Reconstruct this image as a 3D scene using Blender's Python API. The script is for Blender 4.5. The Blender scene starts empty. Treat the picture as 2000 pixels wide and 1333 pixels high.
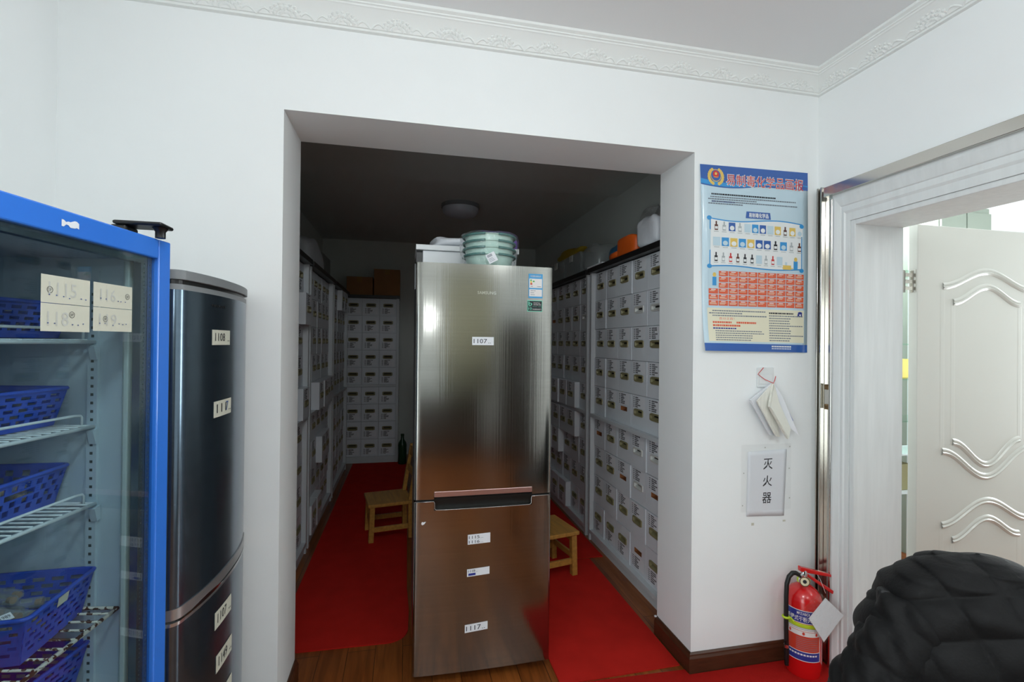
import bpy, math, random
from mathutils import Vector, Matrix

PI = math.pi
sc = bpy.context.scene
C = sc.collection
RNG = random.Random(11)

# ------------------------------------------------------------------ camera, world, lights, exposure
cam_data = bpy.data.cameras.new('camera')
cam = bpy.data.objects.new('camera', cam_data)
C.objects.link(cam)
F_PX, YAW, PITCH, ROLL = 945.27, 0.2155, 0.0048, 0.0098
cam_data.sensor_fit = 'HORIZONTAL'
cam_data.sensor_width = 36.0
cam_data.lens = F_PX / 2000 * 36.0
cam_data.clip_start = 0.02
r0 = Vector((math.cos(YAW), -math.sin(YAW), 0)); fw = Vector((math.sin(YAW), math.cos(YAW), 0)); up = Vector((0, 0, 1))
fw2 = math.cos(PITCH) * fw + math.sin(PITCH) * up
u2 = -math.sin(PITCH) * fw + math.cos(PITCH) * up
r3 = math.cos(ROLL) * r0 + math.sin(ROLL) * u2
u3 = -math.sin(ROLL) * r0 + math.cos(ROLL) * u2
cm = Matrix((r3, u3, -fw2)).transposed().to_4x4()
cm.translation = Vector((0, -1.9269, 1.45))
cam.matrix_world = cm
sc.camera = cam

world = bpy.data.worlds.new('world')
sc.world = world
world.use_nodes = True
bgn = world.node_tree.nodes['Background']
bgn.inputs[0].default_value = (0.80, 0.92, 1.0, 1)
bgn.inputs[1].default_value = 0.4

def area(name, loc, rot, sx, sy, watts, col, shape='RECTANGLE', spread=None):
    l = bpy.data.lights.new(name, 'AREA')
    l.shape = shape; l.size = sx
    if shape in ('RECTANGLE', 'ELLIPSE'): l.size_y = sy
    l.energy = watts; l.color = col
    if spread is not None: l.spread = spread
    o = bpy.data.objects.new(name, l)
    C.objects.link(o)
    o.location = loc; o.rotation_euler = rot
    return o
def bulb(name, loc, watts, col, r=0.11):
    l = bpy.data.lights.new(name, 'POINT')
    l.energy = watts; l.color = col; l.shadow_soft_size = r
    o = bpy.data.objects.new(name, l); C.objects.link(o)
    o.location = loc
    return o
bulb('ceiling_and_fill_light', (0.05, -1.9, 2.56), 24, (0.925, 0.975, 1.0))
bulb('ceiling_and_fill_light', (1.1, -3.0, 2.56), 14, (0.925, 0.975, 1.0))  # added fill lamp further back, for frontal light and the left side
bulb('camera_flash_light', (-0.02, -2.00, 1.66), 3, (0.93, 0.975, 1.0), 0.02)      # the flash on top of the camera
area('added_window_daylight', (-1.20, -3.0, 1.05), (PI / 2, 0, -PI / 2), 1.7, 1.9, 34, (0.89, 0.985, 1.0))   # added daylight fill through an invented balcony window on the left
area('next_room_daylight', (4.44, -0.42, 1.45), (PI / 2, 0, PI / 2), 0.6, 1.7, 36, (0.92, 0.985, 1.0))   # next-room daylight; its unseen window is added to light the left jamb
bulb('next_room_fill_light', (3.0, -1.9, 2.50), 6, (0.95, 1.0, 0.97))  # added lamp to light the front of the open door leaf
bulb('next_room_fill_light', (3.1, 0.75, 2.50), 28, (0.93, 1.0, 1.0))  # added lamp to brighten the wall seen past the leaf

sc.view_settings.view_transform = 'Standard'
sc.view_settings.look = 'None'
sc.view_settings.gamma = 1.0
sc.view_settings.use_curve_mapping = False
sc.view_settings.exposure = 0.31

# ------------------------------------------------------------------ materials
MATS = {}
def srgb(r, g, b):
    f = lambda c: (c / 255 / 12.92) if c / 255 <= 0.04045 else ((c / 255 + 0.055) / 1.055) ** 2.4
    return (f(r), f(g), f(b), 1)

def mat(name, col, rough=0.5, metal=0.0, spec=0.5, noise=None, bump=None, coat=0.0, alpha=None, aniso=None, sheen=0):
    """noise=(scale, amount, stretch) varies the base colour; bump=(scale, strength, stretch)"""
    m = bpy.data.materials.new(name)
    m.use_nodes = True
    nt = m.node_tree; N = nt.nodes; L = nt.links
    b = N['Principled BSDF']
    b.inputs['Base Color'].default_value = col
    b.inputs['Roughness'].default_value = rough
    b.inputs['Metallic'].default_value = metal
    b.inputs['Specular IOR Level'].default_value = spec
    b.inputs['Coat Weight'].default_value = coat
    b.inputs['Coat Roughness'].default_value = 0.08
    if sheen: b.inputs['Sheen Weight'].default_value = sheen
    if aniso:
        b.inputs['Anisotropic'].default_value = aniso[0]
        b.inputs['Anisotropic Rotation'].default_value = aniso[1]
        tg = N.new('ShaderNodeTangent'); tg.direction_type = 'RADIAL'; tg.axis = 'Z'
        L.new(tg.outputs[0], b.inputs['Tangent'])
    def tex(scale, stretch, detail=4):
        tc = N.new('ShaderNodeTexCoord'); mp = N.new('ShaderNodeMapping'); nz = N.new('ShaderNodeTexNoise')
        mp.inputs['Scale'].default_value = stretch
        nz.inputs['Scale'].default_value = scale; nz.inputs['Detail'].default_value = detail
        L.new(tc.outputs['Object'], mp.inputs[0]); L.new(mp.outputs[0], nz.inputs['Vector'])
        return nz
    if noise:
        nz = tex(noise[0], noise[2] if len(noise) > 2 else (1, 1, 1))
        cr = N.new('ShaderNodeValToRGB')
        a = noise[1]
        cr.color_ramp.elements[0].position = 0.3; cr.color_ramp.elements[1].position = 0.7
        cr.color_ramp.elements[0].color = tuple(max(0, c * (1 - a)) for c in col[:3]) + (1,)
        cr.color_ramp.elements[1].color = tuple(min(1, c * (1 + a)) for c in col[:3]) + (1,)
        L.new(nz.outputs['Fac'], cr.inputs[0]); L.new(cr.outputs[0], b.inputs['Base Color'])
    if bump:
        nz = tex(bump[0], bump[2] if len(bump) > 2 else (1, 1, 1), 6)
        bp = N.new('ShaderNodeBump'); bp.inputs['Strength'].default_value = bump[1]; bp.inputs['Distance'].default_value = 0.01
        L.new(nz.outputs['Fac'], bp.inputs['Height']); L.new(bp.outputs[0], b.inputs['Normal'])
    MATS[name] = m
    return m

def glass_mat(name, tint, refl=1.0, rough=0.0, haze=0.0, hazecol=(0.8, 0.85, 0.85, 1), bump=None):
    """thin clear sheet: fresnel mix of transparent and glossy, plus an optional milky share"""
    m = bpy.data.materials.new(name); m.use_nodes = True
    nt = m.node_tree; N = nt.nodes; L = nt.links
    N.remove(N['Principled BSDF'])
    out = N['Material Output']
    tr = N.new('ShaderNodeBsdfTransparent'); tr.inputs[0].default_value = tint
    gl = N.new('ShaderNodeBsdfGlossy'); gl.inputs['Roughness'].default_value = rough
    gl.inputs[0].default_value = (refl, refl, refl, 1)
    fr = N.new('ShaderNodeLayerWeight'); fr.inputs[0].default_value = 0.5
    p5 = N.new('ShaderNodeMath'); p5.operation = 'POWER'; p5.inputs[1].default_value = 5.0
    ma = N.new('ShaderNodeMath'); ma.operation = 'MULTIPLY_ADD'; ma.inputs[1].default_value = 0.95; ma.inputs[2].default_value = 0.045
    L.new(fr.outputs['Facing'], p5.inputs[0]); L.new(p5.outputs[0], ma.inputs[0])
    mx = N.new('ShaderNodeMixShader')
    L.new(ma.outputs[0], mx.inputs[0]); L.new(tr.outputs[0], mx.inputs[1]); L.new(gl.outputs[0], mx.inputs[2])
    last = mx
    if haze:
        df = N.new('ShaderNodeBsdfDiffuse'); df.inputs[0].default_value = hazecol
        m2 = N.new('ShaderNodeMixShader'); m2.inputs[0].default_value = haze
        L.new(mx.outputs[0], m2.inputs[1]); L.new(df.outputs[0], m2.inputs[2]); last = m2
    if bump:
        tc = N.new('ShaderNodeTexCoord'); nz = N.new('ShaderNodeTexNoise'); nz.inputs['Scale'].default_value = bump[0]
        bp = N.new('ShaderNodeBump'); bp.inputs['Strength'].default_value = bump[1]; bp.inputs['Distance'].default_value = 0.02
        L.new(tc.outputs['Object'], nz.inputs['Vector']); L.new(nz.outputs['Fac'], bp.inputs['Height'])
        L.new(bp.outputs[0], gl.inputs['Normal']); L.new(bp.outputs[0], fr.inputs['Normal'])
    L.new(last.outputs[0], out.inputs[0])
    MATS[name] = m
    return m

def emit_mat(name, col, strength):
    m = bpy.data.materials.new(name); m.use_nodes = True
    b = m.node_tree.nodes['Principled BSDF']
    b.inputs['Base Color'].default_value = col
    b.inputs['Emission Color'].default_value = col
    b.inputs['Emission Strength'].default_value = strength
    MATS[name] = m
    return m

def wood_floor_mat():
    m = bpy.data.materials.new('laminate'); m.use_nodes = True
    nt = m.node_tree; N = nt.nodes; L = nt.links; b = N['Principled BSDF']
    tc = N.new('ShaderNodeTexCoord'); mp = N.new('ShaderNodeMapping')
    mp.inputs['Rotation'].default_value = (0, 0, PI / 2)
    br = N.new('ShaderNodeTexBrick')
    br.inputs['Scale'].default_value = 1.0; br.inputs['Brick Width'].default_value = 1.2; br.inputs['Row Height'].default_value = 0.125
    br.inputs['Mortar Size'].default_value = 0.0015; br.offset = 0.37
    br.inputs['Color1'].default_value = srgb(160, 92, 40); br.inputs['Color2'].default_value = srgb(134, 72, 30)
    br.inputs['Mortar'].default_value = srgb(50, 26, 14)
    L.new(tc.outputs['Object'], mp.inputs[0]); L.new(mp.outputs[0], br.inputs['Vector'])
    mp2 = N.new('ShaderNodeMapping'); mp2.inputs['Scale'].default_value = (22, 1.6, 1)
    nz = N.new('ShaderNodeTexNoise'); nz.inputs['Scale'].default_value = 1.6; nz.inputs['Detail'].default_value = 6; nz.inputs['Distortion'].default_value = 1.2
    L.new(tc.outputs['Object'], mp2.inputs[0]); L.new(mp2.outputs[0], nz.inputs['Vector'])
    mx = N.new('ShaderNodeMix'); mx.data_type = 'RGBA'; mx.blend_type = 'MULTIPLY'; mx.inputs[0].default_value = 0.75
    cr = N.new('ShaderNodeValToRGB')
    cr.color_ramp.elements[0].position = 0.32; cr.color_ramp.elements[0].color = (0.35, 0.28, 0.22, 1)
    cr.color_ramp.elements[1].position = 0.66; cr.color_ramp.elements[1].color = (1, 1, 1, 1)
    L.new(nz.outputs['Fac'], cr.inputs[0]); L.new(br.outputs['Color'], mx.inputs[6]); L.new(cr.outputs[0], mx.inputs[7])
    L.new(mx.outputs[2], b.inputs['Base Color'])
    b.inputs['Roughness'].default_value = 0.28
    MATS['laminate'] = m

def rust_mat():
    m = bpy.data.materials.new('rusty_wire'); m.use_nodes = True
    nt = m.node_tree; N = nt.nodes; L = nt.links; b = N['Principled BSDF']
    tc = N.new('ShaderNodeTexCoord'); nz = N.new('ShaderNodeTexNoise'); nz.inputs['Scale'].default_value = 75; nz.inputs['Detail'].default_value = 3
    cr = N.new('ShaderNodeValToRGB'); cr.color_ramp.interpolation = 'CONSTANT'
    cr.color_ramp.elements[0].color = srgb(62, 46, 34)
    e = cr.color_ramp.elements[1]; e.position = 0.47; e.color = srgb(206, 206, 196)
    L.new(tc.outputs['Object'], nz.inputs['Vector']); L.new(nz.outputs['Fac'], cr.inputs[0]); L.new(cr.outputs[0], b.inputs['Base Color'])
    b.inputs['Roughness'].default_value = 0.5
    MATS['rusty_wire'] = m

mat('wall_paint', srgb(244, 247, 247), 0.75, bump=(60, 0.03), noise=(2.5, 0.015))
mat('ceiling_paint', srgb(243, 245, 246), 0.85)
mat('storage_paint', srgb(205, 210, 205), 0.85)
mat('plaster', srgb(240, 243, 241), 0.7)
mat('baseboard_wood', srgb(74, 44, 28), 0.35, noise=(6, 0.25, (2, 2, 14)))
wood_floor_mat(); rust_mat()
mat('red_carpet', srgb(200, 38, 30), 0.95, spec=0.1, noise=(9, 0.07), bump=(900, 0.5))
mat('red_mat', srgb(206, 36, 30), 0.95, spec=0.1, noise=(30, 0.05), bump=(420, 1.0, (1, 1, 0)))
mat('steel_brushed', (0.33, 0.327, 0.302, 1), 0.14, 1.0, noise=(2.0, 0.04, (0.6, 1, 60)), bump=(5, 0.02, (30, 1, 0.25)), aniso=(0.35, 0.25))
mat('steel_pink', srgb(206, 176, 172), 0.3, 0.9)
mat('steel_edge', (0.62, 0.62, 0.62, 1), 0.22, 1.0)
mat('stainless', (0.58, 0.56, 0.52, 1), 0.16, 1.0, bump=(3, 0.05, (1, 1, 0.3)))
mat('stainless_stain', srgb(120, 96, 66), 0.5, 0.6, noise=(60, 0.5))
mat('blue_steel', (0.125, 0.175, 0.225, 1), 0.2, 0.9, noise=(2, 0.06, (1, 1, 30)))
mat('dark_plastic', srgb(28, 30, 31), 0.4)
mat('black_plastic', srgb(14, 15, 15), 0.35)
mat('grey_plastic', srgb(126, 130, 132), 0.45)
mat('silver_trim', (0.6, 0.62, 0.63, 1), 0.25, 0.9)
mat('chrome', (0.72, 0.73, 0.73, 1), 0.15, 1.0)
mat('band_steel', (0.5, 0.5, 0.5, 1), 0.38, 0.9)
mat('fridge_side', srgb(70, 74, 76), 0.45, 0.3)
mat('white_enamel', srgb(232, 236, 238), 0.35)
mat('blue_enamel', srgb(46, 118, 220), 0.32, coat=0.3)
mat('cooler_liner', srgb(190, 208, 218), 0.45)
mat('gasket', srgb(188, 205, 204), 0.55)
mat('spacer', srgb(120, 132, 140), 0.25, 0.85)
mat('hole_dark', srgb(64, 78, 80), 0.7)
mat('wire_white', srgb(214, 224, 228), 0.35)
mat('basket_blue', srgb(46, 84, 190), 0.35)
mat('box_grey', srgb(224, 230, 236), 0.5, noise=(3, 0.03), bump=(300, 0.05))
mat('box_edge', srgb(205, 210, 214), 0.5)
mat('handle_olive', srgb(138, 132, 96), 0.4)
mat('handle_white', srgb(212, 214, 210), 0.4)
mat('cardboard_inside', srgb(150, 92, 50), 0.8)
mat('pocket_dark', srgb(44, 42, 32), 0.7)
mat('paper', srgb(232, 235, 240), 0.6)
mat('paper_cream', srgb(204, 204, 188), 0.6)
mat('page_white', srgb(236, 236, 226), 0.7)
mat('page_edges', srgb(238, 237, 228), 0.8, noise=(80, 0.1, (1, 1, 0.1)))
mat('ink', srgb(38, 40, 46), 0.7)
mat('ink_grey', srgb(120, 128, 138), 0.7)
mat('ink_faded', srgb(190, 192, 186), 0.7)
mat('ink_blue', srgb(60, 84, 140), 0.6)
mat('cabinet_grey', srgb(210, 216, 220), 0.45)
mat('board_black', srgb(26, 26, 27), 0.4)
mat('oak', srgb(190, 140, 66), 0.4, noise=(4, 0.18, (14, 1.4, 14)))
mat('carton', srgb(150, 104, 62), 0.8, noise=(5, 0.1))
mat('carton_pale', srgb(150, 152, 150), 0.8)
mat('door_white', srgb(218, 218, 210), 0.28, coat=0.3, bump=(5, 0.03))
mat('casing_white', srgb(226, 230, 230), 0.4, noise=(6, 0.04, (6, 6, 0.6)), bump=(30, 0.04, (4, 4, 0.3)))
mat('edge_white', srgb(205, 210, 212), 0.5)
mat('ext_red', srgb(205, 20, 22), 0.22, coat=0.5)
mat('rubber_black', srgb(16, 16, 17), 0.45)
mat('ring_lime', srgb(190, 214, 40), 0.45)
mat('gauge_face', srgb(222, 214, 180), 0.4)
mat('label_blue', srgb(40, 52, 140), 0.45)
mat('label_white', srgb(232, 228, 226), 0.45)
mat('label_red', srgb(204, 62, 40), 0.45)
mat('poster_sky', srgb(196, 220, 232), 0.3, spec=0.6, coat=0.5)
mat('poster_blue', srgb(40, 92, 172), 0.3, coat=0.5)
mat('poster_cyan', srgb(48, 150, 216), 0.3, coat=0.5)
mat('poster_white', srgb(236, 240, 240), 0.3, coat=0.5)
mat('poster_red', srgb(206, 44, 44), 0.3, coat=0.4)
mat('poster_orange', srgb(226, 96, 58), 0.3, coat=0.5)
mat('poster_cream', srgb(236, 232, 206), 0.3, coat=0.5)
mat('poster_gold', srgb(230, 196, 96), 0.3, coat=0.4)
mat('poster_brown', srgb(92, 44, 26), 0.3, coat=0.4)
mat('poster_grey', srgb(176, 184, 186), 0.3, coat=0.4)
mat('sticker_sky', srgb(70, 160, 214), 0.35)
mat('sticker_dark', srgb(20, 32, 36), 0.35)
mat('sticker_mint', srgb(120, 220, 190), 0.35)
mat('sticker_green', srgb(60, 170, 70), 0.4)
mat('sticker_yellow', srgb(236, 204, 50), 0.4)
mat('jacket_black', srgb(15, 15, 16), 0.7, spec=0.25, sheen=0.02, bump=(120, 0.12), noise=(14, 0.2))
mat('chair_black', srgb(24, 24, 26), 0.6)
mat('string_red', srgb(206, 44, 44), 0.6)
mat('cover_blue', srgb(60, 84, 190), 0.5)
mat('switch_white', srgb(230, 234, 234), 0.35)
mat('bowl_mint', srgb(196, 226, 216), 0.35)
mat('bowl_teal', srgb(74, 124, 120), 0.4)
mat('bag_white', srgb(222, 226, 232), 0.4, bump=(14, 0.6))
mat('bag_purple', srgb(120, 76, 190), 0.45, bump=(16, 0.5), noise=(12, 0.3))
mat('bag_yellow', srgb(168, 140, 22), 0.5, bump=(14, 0.6))
mat('bag_orange', srgb(226, 98, 26), 0.45, bump=(10, 0.5))
mat('bag_grey', srgb(170, 172, 170), 0.45, bump=(16, 0.8), noise=(20, 0.25))
mat('bag_red', srgb(190, 40, 32), 0.45, bump=(16, 0.6))
mat('bag_blue', srgb(48, 110, 150), 0.45, bump=(16, 0.6))
mat('bottle_green', srgb(24, 66, 40), 0.2)
mat('lamp_dome', srgb(200, 205, 215), 0.3)
mat('rubber_tip', srgb(200, 150, 70), 0.5)
mat('steel_cab_green', srgb(140, 150, 138), 0.5)
mat('curtain_beige', srgb(205, 202, 176), 0.9)
mat('dark_wood', srgb(46, 36, 30), 0.4, noise=(4, 0.2, (8, 8, 1)))
mat('amber', srgb(150, 104, 40), 0.3)
mat('olive_card', srgb(140, 134, 92), 0.7)
glass_mat('door_glass', (0.86, 0.92, 0.93, 1))
glass_mat('vial_glass', (0.92, 0.95, 0.96, 1), rough=0.04, haze=0.20)
glass_mat('film_clear', (0.975, 0.985, 0.985, 1), rough=0.08, haze=0.02, bump=(28, 0.9))
glass_mat('tape_clear', (0.99, 0.99, 0.99, 1), refl=0.6, rough=0.25, haze=0.01)
glass_mat('tub_clear', (0.88, 0.90, 0.90, 1), rough=0.15, haze=0.22, bump=(10, 0.3))
glass_mat('shelf_glass', (0.80, 0.93, 0.86, 1))
emit_mat('lamp_glow', (0.95, 1, 0.99, 1), 3.0)
M = MATS

# ------------------------------------------------------------------ mesh builder
class MB:
    def __init__(s): s.v = []; s.f = []; s.m = []
    def add(s, vs, fs, mi=0):
        o = len(s.v)
        s.v += [tuple(p) for p in vs]
        for f in fs: s.f.append(tuple(o + i for i in f)); s.m.append(mi)
        return s
    def box(s, x0, x1, y0, y1, z0, z1, mi=0, T=None):
        p = [(x, y, z) for z in (z0, z1) for y in (y0, y1) for x in (x0, x1)]
        if T: p = [tuple(T @ Vector(q)) for q in p]
        return s.add(p, [(0, 2, 3, 1), (4, 5, 7, 6), (0, 1, 5, 4), (2, 6, 7, 3), (0, 4, 6, 2), (1, 3, 7, 5)], mi)
    def hexa(s, p, mi=0):
        """8 points: bottom ring of 4 then top ring of 4"""
        return s.add(p, [(3, 2, 1, 0), (4, 5, 6, 7), (0, 1, 5, 4), (1, 2, 6, 5), (2, 3, 7, 6), (3, 0, 4, 7)], mi)
    def prism(s, poly, fn, a, b, mi=0):
        """poly: 2-D points; fn(u, v, w) -> xyz; swept from w=a to w=b"""
        n = len(poly)
        vs = [fn(u, v, a) for u, v in poly] + [fn(u, v, b) for u, v in poly]
        fs = [tuple(range(n - 1, -1, -1)), tuple(range(n, 2 * n))]
        fs += [(i, (i + 1) % n, n + (i + 1) % n, n + i) for i in range(n)]
        return s.add(vs, fs, mi)
    def tube(s, pts, r, n=8, mi=0, closed=False, radii=None, cap=True):
        P = [Vector(p) for p in pts]; k = len(P)
        rings = []; prev = None
        for i in range(k):
            if closed: t = P[(i + 1) % k] - P[i - 1]
            else: t = P[min(i + 1, k - 1)] - P[max(i - 1, 0)]
            t.normalize()
            if prev is None:
                a = Vector((0, 0, 1)) if abs(t.z) < 0.9 else Vector((1, 0, 0))
                nx = t.cross(a).normalized()
            else:
                nx = prev - t * prev.dot(t)
                nx = nx.normalized() if nx.length > 1e-6 else t.orthogonal().normalized()
            prev = nx; ny = t.cross(nx)
            rr = radii[i] if radii else r
            rings.append([P[i] + rr * (math.cos(2 * PI * j / n) * nx + math.sin(2 * PI * j / n) * ny) for j in range(n)])
        vs = [q for R in rings for q in R]; fs = []
        for i in range(k if closed else k - 1):
            a, b = i * n, ((i + 1) % k) * n
            for j in range(n): fs.append((a + j, a + (j + 1) % n, b + (j + 1) % n, b + j))
        if not closed and cap:
            fs.append(tuple(range(n - 1, -1, -1))); fs.append(tuple((k - 1) * n + j for j in range(n)))
        return s.add(vs, fs, mi)
    def lathe(s, prof, c=(0, 0, 0), n=32, mi=0, fn=None):
        vs = []
        for r, z in prof:
            for j in range(n):
                a = 2 * PI * j / n
                vs.append((c[0] + r * math.cos(a), c[1] + r * math.sin(a), c[2] + z))
        if fn: vs = [fn(*p) for p in vs]
        k = len(prof); fs = []
        for i in range(k - 1):
            for j in range(n): fs.append((i * n + j, i * n + (j + 1) % n, (i + 1) * n + (j + 1) % n, (i + 1) * n + j))
        if prof[0][0] > 1e-5: fs.append(tuple(range(n - 1, -1, -1)))
        if prof[-1][0] > 1e-5: fs.append(tuple((k - 1) * n + j for j in range(n)))
        return s.add(vs, fs, mi)
    def blob(s, c, rx, ry, rz, seed=0, amp=0.15, nu=24, nv=14, mi=0, flat=True, sq=0.7):
        """crumpled bag-like lump standing on z = c.z"""
        rg = random.Random(seed)
        ph = [(rg.uniform(1, 5), rg.uniform(0, 6), rg.uniform(1, 4), rg.uniform(0, 6)) for _ in range(6)]
        vs = []
        for i in range(nv + 1):
            t = PI * i / nv
            for j in range(nu):
                a = 2 * PI * j / nu
                k = 1 + amp * sum(math.sin(round(p[0]) * a + p[1]) * math.sin(p[2] * t + p[3]) for p in ph) / 2.2
                ct, st = math.cos(t), math.sin(t)
                pw = lambda x: math.copysign(abs(x) ** sq, x)
                z = -pw(ct) * rz * k
                if flat: z = max(z, -rz * 0.97)
                vs.append((c[0] + rx * k * pw(st) * pw(math.cos(a)), c[1] + ry * k * pw(st) * pw(math.sin(a)), c[2] + rz * 0.97 + z))
        fs = [(i * nu + j, i * nu + (j + 1) % nu, (i + 1) * nu + (j + 1) % nu, (i + 1) * nu + j) for i in range(nv) for j in range(nu)]
        return s.add(vs, fs, mi)
    def build(s, name, mats, parent=None, smooth=False, bevel=None, solid=None, loc=None, seg=2, weld=False):
        me = bpy.data.meshes.new(name)
        me.from_pydata(s.v, [], s.f)
        mats = mats if isinstance(mats, (list, tuple)) else [mats]
        for k in mats: me.materials.append(M[k] if isinstance(k, str) else k)
        me.polygons.foreach_set('material_index', s.m)
        if smooth:
            me.polygons.foreach_set('use_smooth', [True] * len(me.polygons))
            if smooth is not True: me.set_sharp_from_angle(angle=math.radians(smooth))
        me.update()
        o = bpy.data.objects.new(name, me)
        C.objects.link(o)
        if parent: o.parent = parent
        if loc: o.location = loc
        if bevel:
            b = o.modifiers.new('bevel', 'BEVEL'); b.width = bevel; b.segments = seg; b.limit_method = 'ANGLE'; b.angle_limit = 0.6
        if solid:
            b = o.modifiers.new('solid', 'SOLIDIFY'); b.thickness = solid; b.offset = 0
        return o

def tag(o, label, cat, group=None, kind=None):
    o['label'] = label; o['category'] = cat
    if group: o['group'] = group
    if kind: o['kind'] = kind
    return o
def thing(name, label, cat, loc=(0, 0, 0), rz=0.0, group=None):
    o = bpy.data.objects.new(name, None); C.objects.link(o)
    o.empty_display_size = 0.1
    o.location = loc; o.rotation_euler = (0, 0, rz)
    return tag(o, label, cat, group)
def structure(o):
    o['kind'] = 'structure'
    return o
def dup(root, loc, rz=0.0, label=None, cat=None, group=None):
    r = root.copy(); C.objects.link(r)
    r.location = loc; r.rotation_euler = (0, 0, rz)
    for ch in list(root.children):
        c = ch.copy(); C.objects.link(c); c.parent = r
        for g in list(ch.children):
            d = g.copy(); C.objects.link(d); d.parent = c
    if label: r['label'] = label
    if group: r['group'] = group
    return r

# ------------------------------------------------------------------ lettering
_txt = {}
def glyphs(body, bold=0.0):
    key = (body, bold)
    if key not in _txt:
        cu = bpy.data.curves.new('lettering', 'FONT')
        cu.body = body; cu.size = 1.0; cu.resolution_u = 2; cu.offset = bold; cu.fill_mode = 'FRONT'
        o = bpy.data.objects.new('lettering', cu); C.objects.link(o)
        dg = bpy.context.evaluated_depsgraph_get()
        me = bpy.data.meshes.new_from_object(o.evaluated_get(dg))
        vs = [(v.co.x, v.co.y) for v in me.vertices]; fs = [tuple(p.vertices) for p in me.polygons]
        bpy.data.objects.remove(o); bpy.data.curves.remove(cu); bpy.data.meshes.remove(me)
        xs = [v[0] for v in vs]; ys = [v[1] for v in vs]
        _txt[key] = (vs, fs, min(xs), max(xs), min(ys), max(ys))
    return _txt[key]
def lettering(mb, body, fn, u0, u1, v0, v1, mi=0, bold=0.0, keep=False):
    """stretch the lettering over the rectangle u0..u1, v0..v1 (v upward) of the surface fn(u, v)"""
    vs, fs, xa, xb, ya, yb = glyphs(body, bold)
    if keep:
        sx = (v1 - v0) / (yb - ya); cx = (u0 + u1) / 2; w = sx * (xb - xa); u0, u1 = cx - w / 2, cx + w / 2
    mb.add([fn(u0 + (x - xa) / (xb - xa) * (u1 - u0), v0 + (y - ya) / (yb - ya) * (v1 - v0)) for x, y in vs], fs, mi)
def rect(mb, fn, u0, u1, v0, v1, mi=0, nu=1, nv=1):
    vs = [fn(u0 + (u1 - u0) * i / nu, v0 + (v1 - v0) * j / nv) for j in range(nv + 1) for i in range(nu + 1)]
    fs = [(j * (nu + 1) + i, j * (nu + 1) + i + 1, (j + 1) * (nu + 1) + i + 1, (j + 1) * (nu + 1) + i) for j in range(nv) for i in range(nu)]
    mb.add(vs, fs, mi)
def disc(mb, fn, cu, cv, ru, rv, mi=0, n=24):
    mb.add([fn(cu + ru * math.cos(2 * PI * k / n), cv + rv * math.sin(2 * PI * k / n)) for k in range(n)], [tuple(range(n))], mi)

# ------------------------------------------------------------------ the room
XL, XR = -1.163, 1.898
X1, X2, ZT, TH = -0.450, 1.245, 2.308, 0.294
ZC = 2.72
YB = -4.6
DY0, DY1, DZ = -1.06, -0.185, 2.0          # doorway in the right wall
WTR = 0.25

structure(MB().box(-1.6, 4.6, YB - 0.1, 4.8, -0.08, 0.0).build('floor', 'laminate'))
wf = MB()
wf.box(XL - 0.2, X1, 0, TH, 0, 2.9).box(X2, XR + WTR, 0, TH, 0, 2.9).box(X1, X2, 0, TH, ZT, 2.9)
structure(wf.build('wall_front', 'wall_paint'))
wl = MB().box(XL - 0.2, XL, -2.1, 0, 0, 2.9).box(XL - 0.2, XL, YB, -3.9, 0, 2.9)
wl.box(XL - 0.2, XL, -3.9, -2.1, 0, 0.04).box(XL - 0.2, XL, -3.9, -2.1, 2.06, 2.9)
structure(wl.build('wall_left', 'wall_paint'))
w2 = MB()
for y0_, y1_, z0, z1 in ((-3.9, -3.84, 0.04, 2.06), (-2.16, -2.1, 0.04, 2.06), (-3.03, -2.97, 0.10, 2.0), (-3.84, -2.16, 0.04, 0.10), (-3.84, -2.16, 2.0, 2.06)):
    w2.box(XL - 0.15, XL - 0.07, y0_, y1_, z0, z1)
w2o = structure(w2.build('added_window_2', 'white_enamel', bevel=0.004))  # invented balcony window, the opening for the daylight fill
MB().box(XL - 0.115, XL - 0.11, -3.84, -2.16, 0.10, 2.0).build('pane', 'door_glass', w2o)
wr = MB().box(XR, XR + WTR, DY1, 0, 0, 2.9).box(XR, XR + WTR, YB, DY0, 0, 2.9).box(XR, XR + WTR, DY0, DY1, DZ, 2.9)
structure(wr.build('wall_right', 'wall_paint'))
WX0, WX1 = 0.22, 1.22
wb = MB().box(XL, WX0, YB - 0.2, YB, 0, 2.9).box(WX1, XR, YB - 0.2, YB, 0, 2.9)
wb.box(WX0, WX1, YB - 0.2, YB, 0, 0.9).box(WX0, WX1, YB - 0.2, YB, 2.4, 2.9)
structure(wb.build('wall_back', 'wall_paint'))
structure(MB().box(XL - 0.2, XR, YB - 0.2, 0, ZC, ZC + 0.1).build('ceiling', 'ceiling_paint'))
# window behind the photographer
win = MB()
for x0, x1, z0, z1 in ((WX0, WX0 + 0.06, 0.9, 2.4), (WX1 - 0.06, WX1, 0.9, 2.4), (0.69, 0.75, 0.9, 2.4), (WX0 + 0.06, WX1 - 0.06, 0.9, 0.96), (WX0 + 0.06, WX1 - 0.06, 2.34, 2.4)):
    win.box(x0, x1, YB - 0.14, YB - 0.06, z0, z1)
wo = structure(win.build('window_1', 'white_enamel', bevel=0.004))
MB().box(WX0 + 0.06, WX1 - 0.06, YB - 0.105, YB - 0.10, 0.96, 2.34).build('pane', 'door_glass', wo)

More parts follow.
